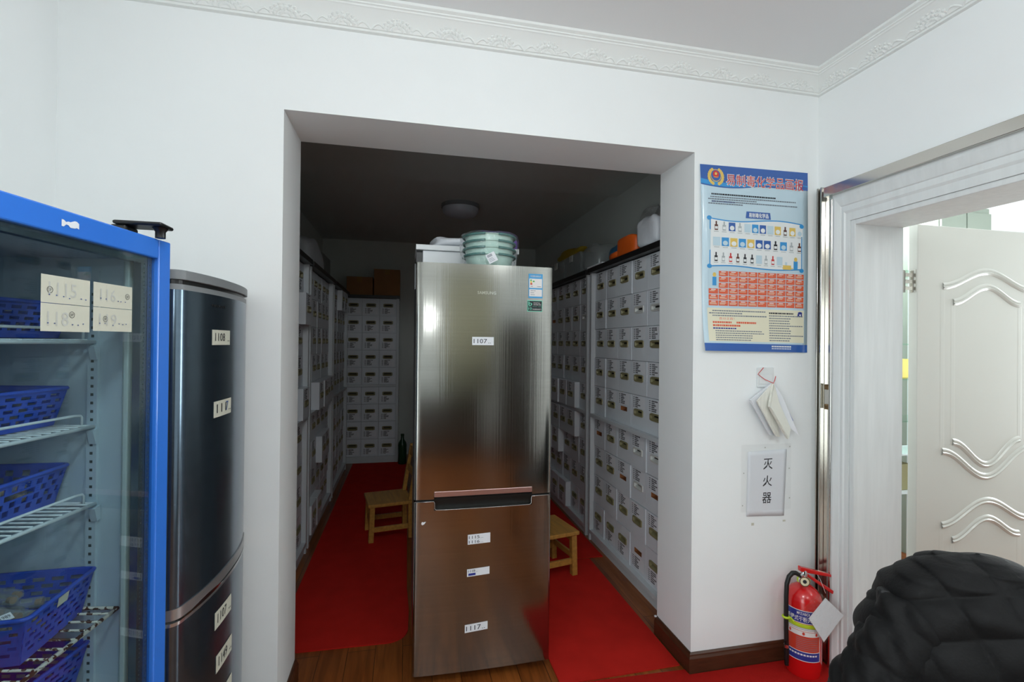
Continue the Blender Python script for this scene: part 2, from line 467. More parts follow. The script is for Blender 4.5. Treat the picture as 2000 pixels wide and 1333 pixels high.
# storage room behind the opening
SX0, SX1, SY1, SZ = -1.03, 1.72, 4.48, 2.74
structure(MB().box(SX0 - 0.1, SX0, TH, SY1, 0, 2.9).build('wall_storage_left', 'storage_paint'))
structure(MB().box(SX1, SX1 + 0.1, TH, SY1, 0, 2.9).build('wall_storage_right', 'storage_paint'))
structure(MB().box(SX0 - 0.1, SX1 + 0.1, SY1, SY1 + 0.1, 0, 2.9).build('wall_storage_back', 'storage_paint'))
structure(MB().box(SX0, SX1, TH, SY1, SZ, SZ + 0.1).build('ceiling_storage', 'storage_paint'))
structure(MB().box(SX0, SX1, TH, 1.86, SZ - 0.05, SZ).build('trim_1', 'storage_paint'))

# room beyond the door
NX1, NY1 = 4.4, 1.6
structure(MB().box(2.0, XR + WTR, TH, NY1, 0, 2.9).build('wall_next_room_left', 'wall_paint'))
structure(MB().box(XR + WTR, NX1, NY1, NY1 + 0.1, 0, 2.9).build('wall_next_room_front', 'wall_paint'))
wn = MB().box(NX1, NX1 + 0.1, YB, -0.80, 0, 2.9).box(NX1, NX1 + 0.1, -0.05, NY1, 0, 2.9)
wn.box(NX1, NX1 + 0.1, -0.80, -0.05, 0, 0.55).box(NX1, NX1 + 0.1, -0.80, -0.05, 2.35, 2.9)
structure(wn.build('wall_next_room_right', 'wall_paint'))
w3 = MB()
for y0_, y1_, z0, z1 in ((-0.80, -0.74, 0.55, 2.35), (-0.11, -0.05, 0.55, 2.35), (-0.74, -0.11, 0.55, 0.61), (-0.74, -0.11, 2.29, 2.35)):
    w3.box(NX1 + 0.01, NX1 + 0.09, y0_, y1_, z0, z1)
w3o = structure(w3.build('added_window_3', 'white_enamel', bevel=0.004))  # unseen window, added so daylight reaches the left jamb
MB().box(NX1 + 0.06, NX1 + 0.065, -0.74, -0.11, 0.61, 2.29).build('pane', 'door_glass', w3o)
structure(MB().box(XR + WTR, NX1, YB - 0.1, YB, 0, 2.9).build('wall_next_room_back', 'wall_paint'))
structure(MB().box(XR + WTR, NX1, YB, NY1, ZC, ZC + 0.1).build('ceiling_next_room', 'ceiling_paint'))

# cornice: profile (distance from wall, drop below ceiling), swept along three walls with mitred corners
PROF = [(0, 0), (0.085, 0), (0.085, 0.010), (0.074, 0.016), (0.074, 0.021), (0.068, 0.023), (0.066, 0.028), (0.060, 0.030), (0.055, 0.036),
        (0.042, 0.047), (0.030, 0.062), (0.022, 0.075), (0.020, 0.079), (0.014, 0.080), (0.014, 0.088), (0, 0.090)]
def cornice(name, fn, a, b, la, lb, orn_dir):
    mb = MB(); n = len(PROF)
    A = [fn(a + la * d, d, z) for d, z in PROF]; B = [fn(b - lb * d, d, z) for d, z in PROF]
    mb.add(A + B, [(i, i + 1, n + i + 1, n + i) for i in range(n - 1)] + [tuple(range(n)), tuple(range(2 * n - 1, n - 1, -1))])
    k = 0; s = a + 0.12
    while s < b - 0.1:                      # raised acanthus sprays on the cove
        for q in range(-4, 5):
            ang = q * 0.34
            for t, rr in ((0.35, 0.009), (0.7, 0.011), (1.0, 0.008)):
                ds = math.sin(ang) * 0.055 * t; dz = math.cos(ang) * 0.030 * t
                zz = 0.076 - dz
                dd = 0.022 + (0.076 - zz) * 0.75
                c = fn(s + ds, dd, zz)
                c = fn(s + ds, dd - rr * 0.68, zz); mb.lathe([(0.0, -rr * 0.8), (rr * 0.7, -rr * 0.45), (rr, 0), (rr * 0.7, rr * 0.45), (0.0, rr * 0.8)], c, 8)
        for q in (-1, 1):
            pts = [fn(s + q * (0.05 + 0.010 * j), 0.020 + 0.010 * math.sin(j * 0.7), 0.074 - 0.010 * math.sin(j * 0.75)) for j in range(6)]
            mb.tube(pts, 0.0035, 6)
        s += 0.2
    o = mb.build(name, 'plaster', smooth=35)
    return structure(o)
cornice('trim_2', lambda s, d, z: (s, -d, ZC - z), XL, XR, 1, 1, 1)
cornice('trim_3', lambda s, d, z: (XR - d, -s, ZC - z), 0, -YB, 1, 0, 1)
cornice('trim_4', lambda s, d, z: (XL + d, -s, ZC - z), 0, -YB, 1, 0, 1)

# baseboards
BP = [(0, 0), (0.016, 0), (0.016, 0.068), (0.011, 0.078), (0.010, 0.084), (0.004, 0.090), (0, 0.090)]
def base(name, fn, a, b, la=0.0, lb=0.0):
    mb = MB(); n = len(BP)
    A = [fn(a + la * d, d, z) for d, z in BP]; B = [fn(b - lb * d, d, z) for d, z in BP]
    mb.add(A + B, [(i, (i + 1) % n, n + (i + 1) % n, n + i) for i in range(n)] + [tuple(range(n)), tuple(range(2 * n - 1, n - 1, -1))])
    return structure(mb.build(name, 'baseboard_wood'))
base('baseboard_front', lambda s, d, z: (s, -d, z), X2, XR, -1, 0)
base('baseboard_jamb_right', lambda s, d, z: (X2 - d, s, z), 0, TH, -1, 0)
base('baseboard_jamb_left', lambda s, d, z: (X1 + d, s, z), 0, TH, -1, 0)
base('baseboard_front_left', lambda s, d, z: (s, -d, z), XL, X1, 0, -1)
base('baseboard_right', lambda s, d, z: (XR - d, -s, z), 1.2, -YB)
MB().box(-0.005, 0.005, -0.004, 0.004, 0, 0.006).build('chip', 'paper', loc=(X2 - 0.012, TH - 0.006, 0.089))
tag(bpy.data.objects['chip'], 'tiny white plaster crumb lying on the brown baseboard', 'crumb')

# ------------------------------------------------------------------ doorway, casing, open leaf
d1 = bpy.data.objects.new('door_1', None); C.objects.link(d1); structure(d1)
d1['label'] = 'white moulded door standing open in its white frame'
CP = [(0.0, 0.0), (0.030, 0.0), (0.033, 0.012), (0.026, 0.030), (0.024, 0.034), (0.020, 0.036), (0.022, 0.050), (0.017, 0.056), (0.017, 0.075), (0.0, 0.075)]
cas = MB(); n = len(CP)
def ring(y, z, sy, sz, k=1.0, kz=1.75):
    return [(XR - d, y + sy * (0.075 - w), z + sz * (0.075 - w) * kz) for d, w in CP]
R1 = [(XR - d, DY1 + (0.075 - w), 0) for d, w in CP]
R2 = ring(DY1, DZ, 1, 1); R3 = ring(DY0, DZ, -1, 1)
R4 = [(XR - d, DY0 - (0.075 - w), 0) for d, w in CP]
vs = R1 + R2 + R3 + R4
fs = []
for a in range(3):
    fs += [(a * n + i, a * n + (i + 1) % n, (a + 1) * n + (i + 1) % n, (a + 1) * n + i) for i in range(n)]
cas.add(vs, fs)
cas.build('casing', 'casing_white', d1)
lin = MB()
lin.box(XR - 0.012, 2.145, DY1 - 0.022, DY1 - 0.0005, 0, DZ).box(XR - 0.012, 2.145, DY0 + 0.0005, DY0 + 0.022, 0, DZ)
lin.box(XR - 0.012, 2.145, DY0 + 0.022, DY1 - 0.022, DZ - 0.022, DZ)
lin.build('lining', 'casing_white', d1, bevel=0.003)
LX0, LX1, LY0, LY1, LZ = 2.205, 2.99, -0.222, -0.182, 1.995
leaf = MB().box(LX0, LX1, LY0, LY1, 0.012, LZ)
lf = leaf.build('leaf', 'door_white', d1, bevel=0.003)
def moulding(pts, w, h):
    """raised moulding following a path on the leaf's front face"""
    mb = MB(); P = [Vector((p[0], 0, p[1])) for p in pts]; k = len(P)
    secs = [(-w, 0), (-w * 0.75, h * 0.6), (-w * 0.35, h), (0, h * 0.35), (w * 0.35, h * 0.8), (w * 0.75, h * 0.45), (w, 0)]
    vs = []
    for i in range(k):
        t = (P[min(i + 1, k - 1)] - P[max(i - 1, 0)]).normalized(); nrm = Vector((-t.z, 0, t.x))
        for a, b in secs:
            q = P[i] + nrm * a
            vs.append((q.x, LY0 - b, q.z))
    m_ = len(secs)
    mb.add(vs, [(i * m_ + j, i * m_ + j + 1, (i + 1) * m_ + j + 1, (i + 1) * m_ + j) for i in range(k - 1) for j in range(m_ - 1)])
    return mb
def wave(x0, x1, zb, amp, n=28):
    return [(x0 + (x1 - x0) * i / n, zb + amp * (0.5 - 0.5 * math.cos(2 * PI * i / n))) for i in range(n + 1)]
XA, XB = 2.345, 2.865
mouldings = [
    wave(XA, XB, 1.725, 0.075), [(XB, 1.725), (XB, 0.985)], wave(XA, XB, 0.985, -0.125), [(XA, 1.725), (XA, 0.985)],
    wave(XA + 0.06, XB - 0.06, 1.655, 0.075), wave(XA + 0.06, XB - 0.06, 1.025, -0.11), [(XA + 0.06, 1.655), (XA + 0.06, 1.025)], [(XB - 0.06, 1.655), (XB - 0.06, 1.025)],
    wave(XA, XB, 0.655, 0.095), [(XA, 0.655), (XA, 0.14)], [(XB, 0.655), (XB, 0.14)], [(XA, 0.14), (XB, 0.14)],
    wave(XA + 0.06, XB - 0.06, 0.585, 0.085), [(XA + 0.06, 0.585), (XA + 0.06, 0.2)], [(XB - 0.06, 0.585), (XB - 0.06, 0.2)], [(XA + 0.06, 0.2), (XB - 0.06, 0.2)],
]
mm = MB()
for i, p in enumerate(mouldings):
    straight = len(p) == 2 and p[0][0] == p[1][0]
    q = moulding(p, 0.014 if straight else 0.016, 0.0005 if straight else 0.008)
    mm.add(q.v, q.f)
mm.build('moulding', 'door_white', lf, smooth=60)
hg = MB()
for hz in (1.745, 0.30):
    hg.box(2.146, 2.150, DY1 - 0.020, DY1 + 0.0, hz - 0.045, hz + 0.045)
    hg.box(LX0 - 0.003, LX0, LY0 + 0.006, LY1 - 0.004, hz - 0.05, hz + 0.05)
    hg.tube([(2.178, DY1 + 0.004, hz - 0.05), (2.178, DY1 + 0.004, hz + 0.05)], 0.007, 10)
    for z_ in (-0.03, 0.0, 0.03):
        hg.box(2.148, LX0, DY1 - 0.001, DY1 + 0.003, hz + z_ - 0.008, hz + z_ + 0.008)
hg.build('hinge', 'stainless', d1)
# stainless security frame outside the casing
sf = MB()
def vbar(y0, y1, d0, d1_, z1=2.185, mi=0): sf.box(XR - d1_, XR - d0, y0, y1, 0.0, z1, mi)
vbar(-0.034, -0.026, 0.0, 0.034); vbar(-0.046, -0.034, 0.0, 0.010); vbar(-0.054, -0.046, 0.0, 0.034)
vbar(-0.108, -0.054, 0.0, 0.012, 2.183)
sf.tube([(XR - 0.026, -0.102, 0.0), (XR - 0.026, -0.102, 2.115)], 0.008, 12)
sf.box(XR - 0.050, XR - 0.0, -1.28, -0.080, 2.128, 2.172)
sfo = structure(sf.build('trim_5', 'stainless', bevel=0.002, smooth=40))
lk = MB().box(-0.010, 0.0, -0.040, -0.004, -0.055, 0.055, 0)
for z_ in (-0.045, 0.045): lk.box(-0.016, -0.004, -0.036, -0.010, z_ - 0.012, z_ + 0.012, 1)
lk.build('strike_plate', ['stainless', 'stainless_stain'], sfo, bevel=0.002, loc=(XR - 0.012, -0.060, 1.22))

# things in the next room
t = thing('steel_cabinet', 'tall grey-green cabinet in next room above the open door leaf', 'cabinet', (3.66, 0.80, 0))
MB().box(-0.22, 0.22, -0.2, 0.2, 0, 2.4).build('body', 'steel_cab_green', t, bevel=0.004)
for s in (-1, 1):
    dr = MB().box(0.004 if s > 0 else -0.214, 0.214 if s > 0 else -0.004, -0.216, -0.2, 0.05, 2.36).build('door', 'steel_cab_green', t, bevel=0.003)
    MB().box(s * 0.03 - 0.008, s * 0.03 + 0.008, -0.232, -0.216, 1.1, 1.22).build('handle', 'chrome', dr, bevel=0.002)
t = thing('glass_shelf_unit', 'white shelf unit with green glass shelves seen through door gap', 'shelf unit', (2.84, 0.40, 0))
MB().box(-0.25, -0.235, -0.12, 0.11, 0, 2.1).box(0.235, 0.25, -0.12, 0.11, 0, 2.1).build('frame', 'white_enamel', t)
SHZ = (0.62, 0.84, 1.03, 1.27, 1.47, 1.89)
for z in SHZ:
    MB().box(-0.2345, 0.2345, -0.11, 0.09, z - 0.008, z).build('shelf', 'shelf_glass' if z > 1.0 else 'cabinet_grey', t)
tag(MB().box(-0.05, 0.05, -0.04, 0.04, 0, 0.11).build('medicine_carton', 'sticker_yellow', loc=(2.83, 0.38, 1.271), bevel=0.002), 'small yellow carton on glass shelf behind the open door', 'box')
tag(MB().box(-0.06, 0.06, -0.05, 0.05, 0, 0.15).build('folder_box', 'olive_card', loc=(2.82, 0.38, 0.621), bevel=0.002), 'olive cardboard box on lower shelf behind the open door', 'box')

# lamps
t = thing('ceiling_lamp', 'added round white ceiling lamp near the desk behind the photographer', 'ceiling lamp', (1.1, -3.0, ZC))  # fixture built for the added fill lamp
MB().lathe([(0.2, 0), (0.2, -0.025), (0.19, -0.03)], n=40).build('base', 'white_enamel', t, smooth=40)
MB().lathe([(0.185, -0.03), (0.18, -0.06), (0.14, -0.08), (0.0, -0.088)], n=40).build('diffuser', 'lamp_glow', t, smooth=60)
t = thing('ceiling_lamp', 'round white ceiling lamp above the photographer', 'ceiling lamp', (0.05, -1.9, ZC))
MB().lathe([(0.2, 0), (0.2, -0.025), (0.19, -0.03)], n=40).build('base', 'white_enamel', t, smooth=40)
MB().lathe([(0.185, -0.03), (0.18, -0.06), (0.14, -0.08), (0.0, -0.088)], n=40).build('diffuser', 'lamp_glow', t, smooth=60)
t = thing('ceiling_lamp', 'added round white ceiling lamp above the shelf unit beyond the door', 'ceiling lamp', (3.1, 0.75, ZC))  # fixture for the added lamp that brightens the wall behind the shelves
MB().lathe([(0.2, 0), (0.2, -0.025), (0.19, -0.03)], n=40).build('base', 'white_enamel', t, smooth=40)
MB().lathe([(0.185, -0.03), (0.18, -0.06), (0.14, -0.08), (0.0, -0.088)], n=40).build('diffuser', 'lamp_glow', t, smooth=60)
t = thing('ceiling_lamp', 'added round white ceiling lamp in the room beyond the door', 'ceiling lamp', (3.0, -1.7, ZC))  # fixture for the added lamp that lights the door leaf
MB().lathe([(0.2, 0), (0.2, -0.025), (0.19, -0.03)], n=40).build('base', 'white_enamel', t, smooth=40)
MB().lathe([(0.185, -0.03), (0.18, -0.06), (0.14, -0.08), (0.0, -0.088)], n=40).build('diffuser', 'lamp_glow', t, smooth=60)
t = thing('ceiling_lamp', 'unlit round dome lamp on the dark storage room ceiling', 'ceiling lamp', (0.485, 2.6, SZ))
MB().lathe([(0.178, 0), (0.178, -0.03), (0.17, -0.035)], n=40).build('base', 'grey_plastic', t, smooth=40)
MB().lathe([(0.168, -0.035), (0.164, -0.07), (0.14, -0.095), (0.09, -0.108), (0.0, -0.113)], n=40).build('dome', 'lamp_dome', t, smooth=60)

# ------------------------------------------------------------------ carpets
def rug(name, poly, z0, th, m, label):
    return tag(MB().prism(poly, lambda u, v, w: (u, v, w), z0, z0 + th).build(name, m), label, 'carpet')
def arc(cx, cy, r, a0, a1, n=8):
    return [(cx + r * math.cos(a0 + (a1 - a0) * i / n), cy + r * math.sin(a0 + (a1 - a0) * i / n)) for i in range(n + 1)]
rug('carpet_runner', [(-0.60, 4.07), (-0.60, 1.0), (-0.50, 0.52)] + arc(-0.478, 0.505, 0.02, PI, PI * 1.5, 5) + arc(-0.075, 0.575, 0.10, -PI / 2, 0, 10) +
    [(0.030, 0.75), (0.020, 1.0), (0.03, 4.07)], 0.0005, 0.006, 'red_carpet', 'long red carpet runner in left aisle, rounded front corner')
rug('carpet_runner', [(0.655, 0.036), (1.222, 0.050), (1.222, 1.150), (0.655, 1.16)], 0.0005, 0.006, 'red_carpet', 'red carpet piece to right of the steel fridge in the opening')
rug('carpet_runner', [(0.64, 1.175), (1.325, 1.166), (1.325, 4.07), (0.64, 4.07)], 0.0005, 0.006, 'red_carpet', 'wider red carpet deep in right aisle under the small wooden chair')
rug('floor_mat', [(0.66, 0.030), (1.225, 0.014), (1.228, -0.020), (1.876, -0.020), (1.876, -0.36), (0.66, -0.36)], 0.0005, 0.007, 'red_mat', 'textured red floor mat under the fire extinguisher')

# ------------------------------------------------------------------ file cabinets and boxes
def cabinet(name, label, ncol, fn, top_len=None, mullion=True, dep=0.35):
    """fn(a, b, z): a along the front (0 at left as seen from the aisle), b depth into the cabinet"""
    t = thing(name, label, 'cabinet', group='grey file cabinets around the storage room')
    W = 0.2 * ncol; P = 0.03
    def bx(mb, a0, a1, b0, b1, z0, z1, mi=0):
        p = [fn(a, b, z) for z in (z0, z1) for a, b in ((a0, b0), (a1, b0), (a1, b1), (a0, b1))]
        mb.hexa(p, mi)
    mb = MB()
    bx(mb, -P, 0, 0, dep, 0, 1.977); bx(mb, W, W + P, 0, dep, 0, 1.977)
    bx(mb, 0, W, dep - 0.012, dep, 0.08, 1.977)
    mb.build('carcass', 'cabinet_grey', t)
    mb = MB(); bx(mb, 0, W, 0.012, dep - 0.012, 0, 0.052); bx(mb, 0, W, 0.0, dep - 0.012, 0.052, 0.078); mb.build('plinth', 'cabinet_grey', t)
    mb = MB(); bx(mb, 0, W, 0.0, dep - 0.012, 0.913, 0.937); mb.build('shelf', 'cabinet_grey', t)
    mb = MB(); bx(mb, -P - 0.004, W + P + 0.004, -0.02, dep, 1.9775, 2.012); mb.build('top_board', 'board_black', t)
    return t

# one box of every kind, modelled at the origin: front face at y = 0, a = x, depth = +y
BW, BH, BD = 0.197, 0.205, 0.29
def box_body(hx, hz, hw=0.046, hh=0.014):
    mb = MB(); w = BW / 2
    x0, x1, z0, z1 = hx - hw, hx + hw, hz - hh, hz + hh
    V = [(-w, 0, 0), (w, 0, 0), (w, 0, BH), (-w, 0, BH), (x0, 0, z0), (x1, 0, z0), (x1, 0, z1), (x0, 0, z1)]
    mb.add(V, [(0, 1, 5, 4), (1, 2, 6, 5), (2, 3, 7, 6), (3, 0, 4, 7)], 0)
    mb.add([(-w, 0, 0), (w, 0, 0), (w, 0, BH), (-w, 0, BH), (-w, BD, 0), (w, BD, 0), (w, BD, BH), (-w, BD, BH)],
           [(0, 4, 5, 1), (1, 5, 6, 2), (2, 6, 7, 3), (3, 7, 4, 0), (5, 4, 7, 6)], 0)
    d = 0.03
    mb.add([(x0, 0, z0), (x1, 0, z0), (x1, 0, z1), (x0, 0, z1), (x0, d, z0), (x1, d, z0), (x1, d, z1), (x0, d, z1)],
           [(0, 1, 5, 4), (1, 2, 6, 5), (2, 3, 7, 6), (3, 0, 4, 7), (4, 5, 6, 7)], 1)
    return mb
def box_handle(hx, hz):
    """raised ring with a slanted finger flap"""
    mb = MB(); n = 16
    def ringp(a, b, y):
        out = []
        for k in range(n):
            an = 2 * PI * (k + 0.5) / n
            cx = math.copysign(min(1, abs(math.cos(an)) * 1.25), math.cos(an)); sz_ = math.copysign(min(1, abs(math.sin(an)) * 1.35), math.sin(an))
            out.append((hx + a * cx, y, hz + b * sz_))
        return out
    R = [ringp(0.058, 0.023, 0.0), ringp(0.056, 0.021, -0.005), ringp(0.047, 0.014, -0.005), ringp(0.044, 0.011, 0.002), ringp(0.042, 0.010, 0.018)]
    vs = [p for r in R for p in r]
    mb.add(vs, [(i * n + k, (i + 1) * n + k, (i + 1) * n + (k + 1) % n, i * n + (k + 1) % n) for i in range(4) for k in range(n)])
    mb.add([(hx - 0.043, 0.001, hz - 0.011), (hx + 0.043, 0.001, hz - 0.011), (hx + 0.043, 0.014, hz - 0.001), (hx - 0.043, 0.014, hz - 0.001)], [(0, 1, 2, 3)])
    return mb
def box_label(hx, z0, seed, lines=6):
    rg = random.Random(seed); mb = MB()
    f0 = lambda u, v: (u, -0.0008, v); f1 = lambda u, v: (u, -0.0012, v)
    x0, x1, z1 = hx - 0.078, hx + 0.078, z0 + 0.072
    rect(mb, f0, x0, x1, z0, z1, 0)
    for k in range(lines):
        z = z1 - 0.009 - k * 0.0112
        rect(mb, f1, x0 + 0.008, x0 + 0.028, z - 0.0026, z + 0.0026, 1)
        x = x0 + 0.038; end = x + rg.uniform(0.022, 0.06)
        while x < end:
            w_ = rg.uniform(0.006, 0.011)
            rect(mb, f1, x, x + w_, z - rg.uniform(0.003, 0.0042), z + rg.uniform(0.003, 0.0042), 2)
            x += w_ + 0.0022
    return mb
KINDS_ = {}
def box_kind(kind, flip, seed):
    key = (kind, flip, seed)
    if key in KINDS_: return KINDS_[key]
    hz = 0.101 if not flip else 0.124
    parts = []
    def mesh(mb, name, mats, smooth=False):
        me = bpy.data.meshes.new(name); me.from_pydata(mb.v, [], mb.f)
        for m_ in mats: me.materials.append(M[m_])
        me.polygons.foreach_set('material_index', mb.m); me.update()
        return me
    bod = mesh(box_body(0, hz), 'body', ['box_grey', 'cardboard_inside' if kind == 'hole' else 'pocket_dark'])
    parts.append(('body', bod))
    if kind != 'hole':
        parts.append(('handle', mesh(box_handle(0, hz), 'handle', ['handle_olive' if kind == 'olive' else 'handle_white'])))
    if seed is not None:
        z0 = 0.128 if not flip else 0.022
        parts.append(('label_card', mesh(box_label(0, z0, seed), 'label_card', ['paper', 'ink_grey', 'ink'])))
    KINDS_[key] = parts
    return parts
ORD = ['top', 'second', 'third', 'fourth', 'fifth', 'sixth', 'seventh', 'eighth', 'bottom']
COLN = ['first', 'second', 'third', 'fourth', 'fifth']
ROWZ = [0.078 + 0.2085 * k for k in range(4)] + [0.937 + 0.2075 * k for k in range(5)]
ROWZ = ROWZ[::-1]            # row 0 is the top one
def file_box(loc, rz, kind, flip, seed, label, group):
    r = thing('file_box', label, 'file box', loc, rz, group)
    for nm, me in box_kind(kind, flip, seed):
        o = bpy.data.objects.new(nm, me); C.objects.link(o); o.parent = r
        if kind == 'white' and nm == 'handle': o['label'] = 'white plastic finger handle'
    return r
def word(kind):
    return {'olive': 'grey file box', 'white': 'grey file box with white handle', 'hole': 'grey file box with bare brown hole'}[kind]

XC = 1.341; XLF = -0.653
# right-hand cabinets: seen from the aisle, left = far end
RA0, RB0 = 0.455, 1.505          # near ends of the two units' shelves
cabinet('file_cabinet', 'grey file cabinet on the right, nearer unit beside the opening', 5, lambda a, b, z: (XC + b, RA0 + 1.0 - a, z))
cabinet('file_cabinet', 'grey file cabinet on the right, further unit beside the steel fridge', 5, lambda a, b, z: (XC + b, RB0 + 0.065 + 1.0 - a, z))
RB0 += 0.065
specials_A = {(4, 2): 'hole', (1, 3): 'white', (1, 4): 'white', (5, 0): 'hole', (5, 3): 'white', (5, 4): 'white', (6, 2): 'hole', (6, 3): 'white', (6, 4): 'hole', (8, 3): 'hole'}
specials_B = {(1, 0): 'hole', (1, 4): 'white'}
pull_B = {(4, 0): .055, (4, 1): .055, (4, 2): .045, (4, 3): .045, (5, 0): .04, (5, 1): .04, (5, 2): .04, (5, 3): .04, (6, 0): .05, (6, 1): .05, (8, 0): .045, (8, 1): .045, (8, 2): .045}
JIT = random.Random(5)
for unit, y0, sp, pl in (('nearer right-hand cabinet', RA0, specials_A, {}), ('further right-hand cabinet', RB0, specials_B, pull_B)):
    for r in range(9):
        for c in range(5):               # c = 0 at the far end
            k = sp.get((r, c), 'olive')
            y = y0 + 1.0 - 0.1 - 0.2 * c
            flip = (r == 8)
            x = XC + 0.030 + JIT.uniform(-0.003, 0.004) - pl.get((r, c), 0)
            file_box((x, y, ROWZ[r] + 0.0005), -PI / 2, k, flip, JIT.randrange(5),
                     f'{word(k)}, {ORD[r]} row, {COLN[c]} from far end, {unit}', 'grey file boxes in the ' + unit)
# left-hand cabinets: seen from the aisle, left = near end
LS = (0.60, 1.72, 2.84)
names = ('left-hand cabinet nearest opening', 'middle left-hand cabinet', 'deepest left-hand cabinet')
for i, y0 in enumerate(LS):
    cabinet('file_cabinet', ('grey file cabinet on the left, unit half hidden by the opening edge', 'grey file cabinet on the left, middle of three units',
            'grey file cabinet on the left, deepest unit in the dark corner')[i], 5, lambda a, b, z, y0=y0: (XLF - b, y0 + a, z), dep=0.36)
pull_L = {(1, 4, 0): .055, (4, 4, 0): .045, (4, 1, 1): .06, (4, 2, 1): .06, (4, 3, 1): .045, (4, 4, 1): .045, (4, 0, 1): .0,
          (6, 3, 1): .045, (6, 2, 1): .045, (8, 0, 1): .05, (8, 1, 1): .05, (0, 2, 2): .05, (0, 3, 2): .05}
for i, y0 in enumerate(LS):
    for r in range(9):
        for c in range(5):
            if i == 0 and c < 4: continue
            y = y0 + 0.1 + 0.2 * c
            flip = (r in (0, 8))
            x = XLF - 0.032 + JIT.uniform(-0.004, 0.003) + pull_L.get((r, c, i), 0)
            file_box((x, y, ROWZ[r] + 0.0005), PI / 2, 'olive', flip, JIT.randrange(5) if not (r > 4 and JIT.random() < 0.3) else None,
                     f'grey file box, {ORD[r]} row, ' + (f'{COLN[c]} from near end, ' if i else 'last column, ') + names[i], 'grey file boxes in the ' + names[i])
# cabinet across the back of the left aisle
BX0, BY = -0.715, 4.10
cabinet('file_cabinet', 'grey three-column file cabinet standing across the far end of aisle', 3, lambda a, b, z: (BX0 + a, BY + b, z), dep=0.36)
for r in range(9):
    for c in range(3):
        file_box((BX0 + 0.1 + 0.2 * c, BY + 0.02, ROWZ[r] + 0.0005), 0, 'olive', True, JIT.randrange(5),
                 f'grey file box, {ORD[r]} row, {("left", "middle", "right")[c]} column, cabinet across the aisle end', 'grey file boxes in the aisle-end cabinet')

# ------------------------------------------------------------------ things lying on the cabinets
TZ = 2.0125
def carton(x0, x1, y0, y1, h, m, label):
    t = thing('carton', label, 'box', ((x0 + x1) / 2, (y0 + y1) / 2, TZ))
    a, b = (x1 - x0) / 2, (y1 - y0) / 2
    MB().box(-a, a, -b, b, 0, h).build('body', m, t, bevel=0.004)
    MB().box(-a, -0.002, -b, b, h, h + 0.003).box(0.002, a, -b, b, h, h + 0.003).build('flap', m, t)
    MB().box(-0.03, 0.03, -b - 0.001, -b, h - 0.06, h).build('tape', 'amber', t)
    return t
carton(-0.70, -0.40, 4.12, 4.40, 0.215, 'carton', 'lower brown carton, left one on the aisle-end cabinet')
carton(-0.385, -0.08, 4.12, 4.42, 0.315, 'carton', 'taller brown carton, right one on the aisle-end cabinet')
carton(-0.98, -0.80, 3.05, 3.55, 0.30, 'carton_pale', 'pale grey carton lying on top of the left cabinets')
tag(MB().blob((-0.86, 2.62, TZ), 0.11, 0.34, 0.17, 3, 0.08).build('plastic_bag', 'bag_white', smooth=True), 'white bundle on the left cabinets beside the pale carton', 'bag')
def tub(y0, y1, h, label):
    t = thing('storage_tub', label, 'storage box', (1.52, (y0 + y1) / 2, TZ + 0.002), 0, 'clear storage tubs on right cabinets')
    b = (y1 - y0) / 2 - 0.006
    mb = MB(); th = 0.003
    a0, a1 = 0.115, 0.13
    def wl(pa, pb):
        mb.add([(pa[0] * a0, pa[1] * b * 0.93, 0), (pb[0] * a0, pb[1] * b * 0.93, 0), (pb[0] * a1, pb[1] * b, h), (pa[0] * a1, pa[1] * b, h)], [(0, 1, 2, 3)])
    for p, q in (((-1, -1), (1, -1)), ((1, -1), (1, 1)), ((1, 1), (-1, 1)), ((-1, 1), (-1, -1))): wl(p, q)
    mb.add([(-a0, -b * .93, 0), (a0, -b * .93, 0), (a0, b * .93, 0), (-a0, b * .93, 0)], [(0, 1, 2, 3)])
    mb.build('body', 'tub_clear', t, solid=th)
    MB().box(-a1 - 0.006, a1 + 0.006, -b - 0.003, b + 0.003, h, h + 0.012).build('lid', 'tub_clear', t, bevel=0.003)
    MB().box(-a1 - 0.016, -a1 - 0.006, -0.04, 0.04, h - 0.05, h + 0.008).box(-a1 - 0.020, -a1 - 0.014, -0.03, 0.03, h - 0.045, h - 0.03).build('latch', 'handle_white', t, bevel=0.003)
    return t
tub(2.68, 3.05, 0.20, 'clear storage tub on right cabinets, the one furthest from the opening')
tub(2.25, 2.66, 0.185, 'clear storage tub on right cabinets, in middle of three')
tub(1.83, 2.23, 0.185, 'clear storage tub on right cabinets, the one nearest the opening')
tag(MB().blob((1.52, 2.36, TZ + 0.217), 0.10, 0.30, 0.045, 5, 0.15).build('plastic_bag', 'bag_yellow', smooth=True), 'mustard yellow bag lying on the clear tubs', 'bag')
tag(MB().blob((1.49, 1.665, TZ), 0.11, 0.135, 0.115, 6, 0.10, sq=0.55).build('plastic_bag', 'tub_clear', smooth=True), 'puffy clear plastic bag between the tubs and the blue packet', 'bag')
tag(MB().blob((1.56, 1.39, TZ), 0.08, 0.11, 0.085, 7, 0.12, sq=0.5).build('packet', 'bag_blue', smooth=True), 'dark blue packet behind orange bag on the right cabinets', 'packet')
tag(MB().box(-0.045, 0.045, -0.14, 0.14, 0, 0.010).build('card_sheet', 'paper', loc=(1.365, 1.355, TZ)), 'white card lying flat at the left foot of the orange bag', 'card')
og_ = MB().blob((1.425, 0.925, TZ), 0.085, 0.130, 0.062, 8, 0.08, 32, 18, sq=0.42)
og_.blob((1.42, 1.10, TZ), 0.07, 0.085, 0.030, 18, 0.12, sq=0.5)
tag(og_.build('plastic_bag', 'bag_orange', smooth=True), 'bright orange bag on the right cabinets', 'bag')
gb_ = MB().blob((1.615, 0.985, TZ), 0.085, 0.19, 0.165, 9, 0.22, 40, 24)
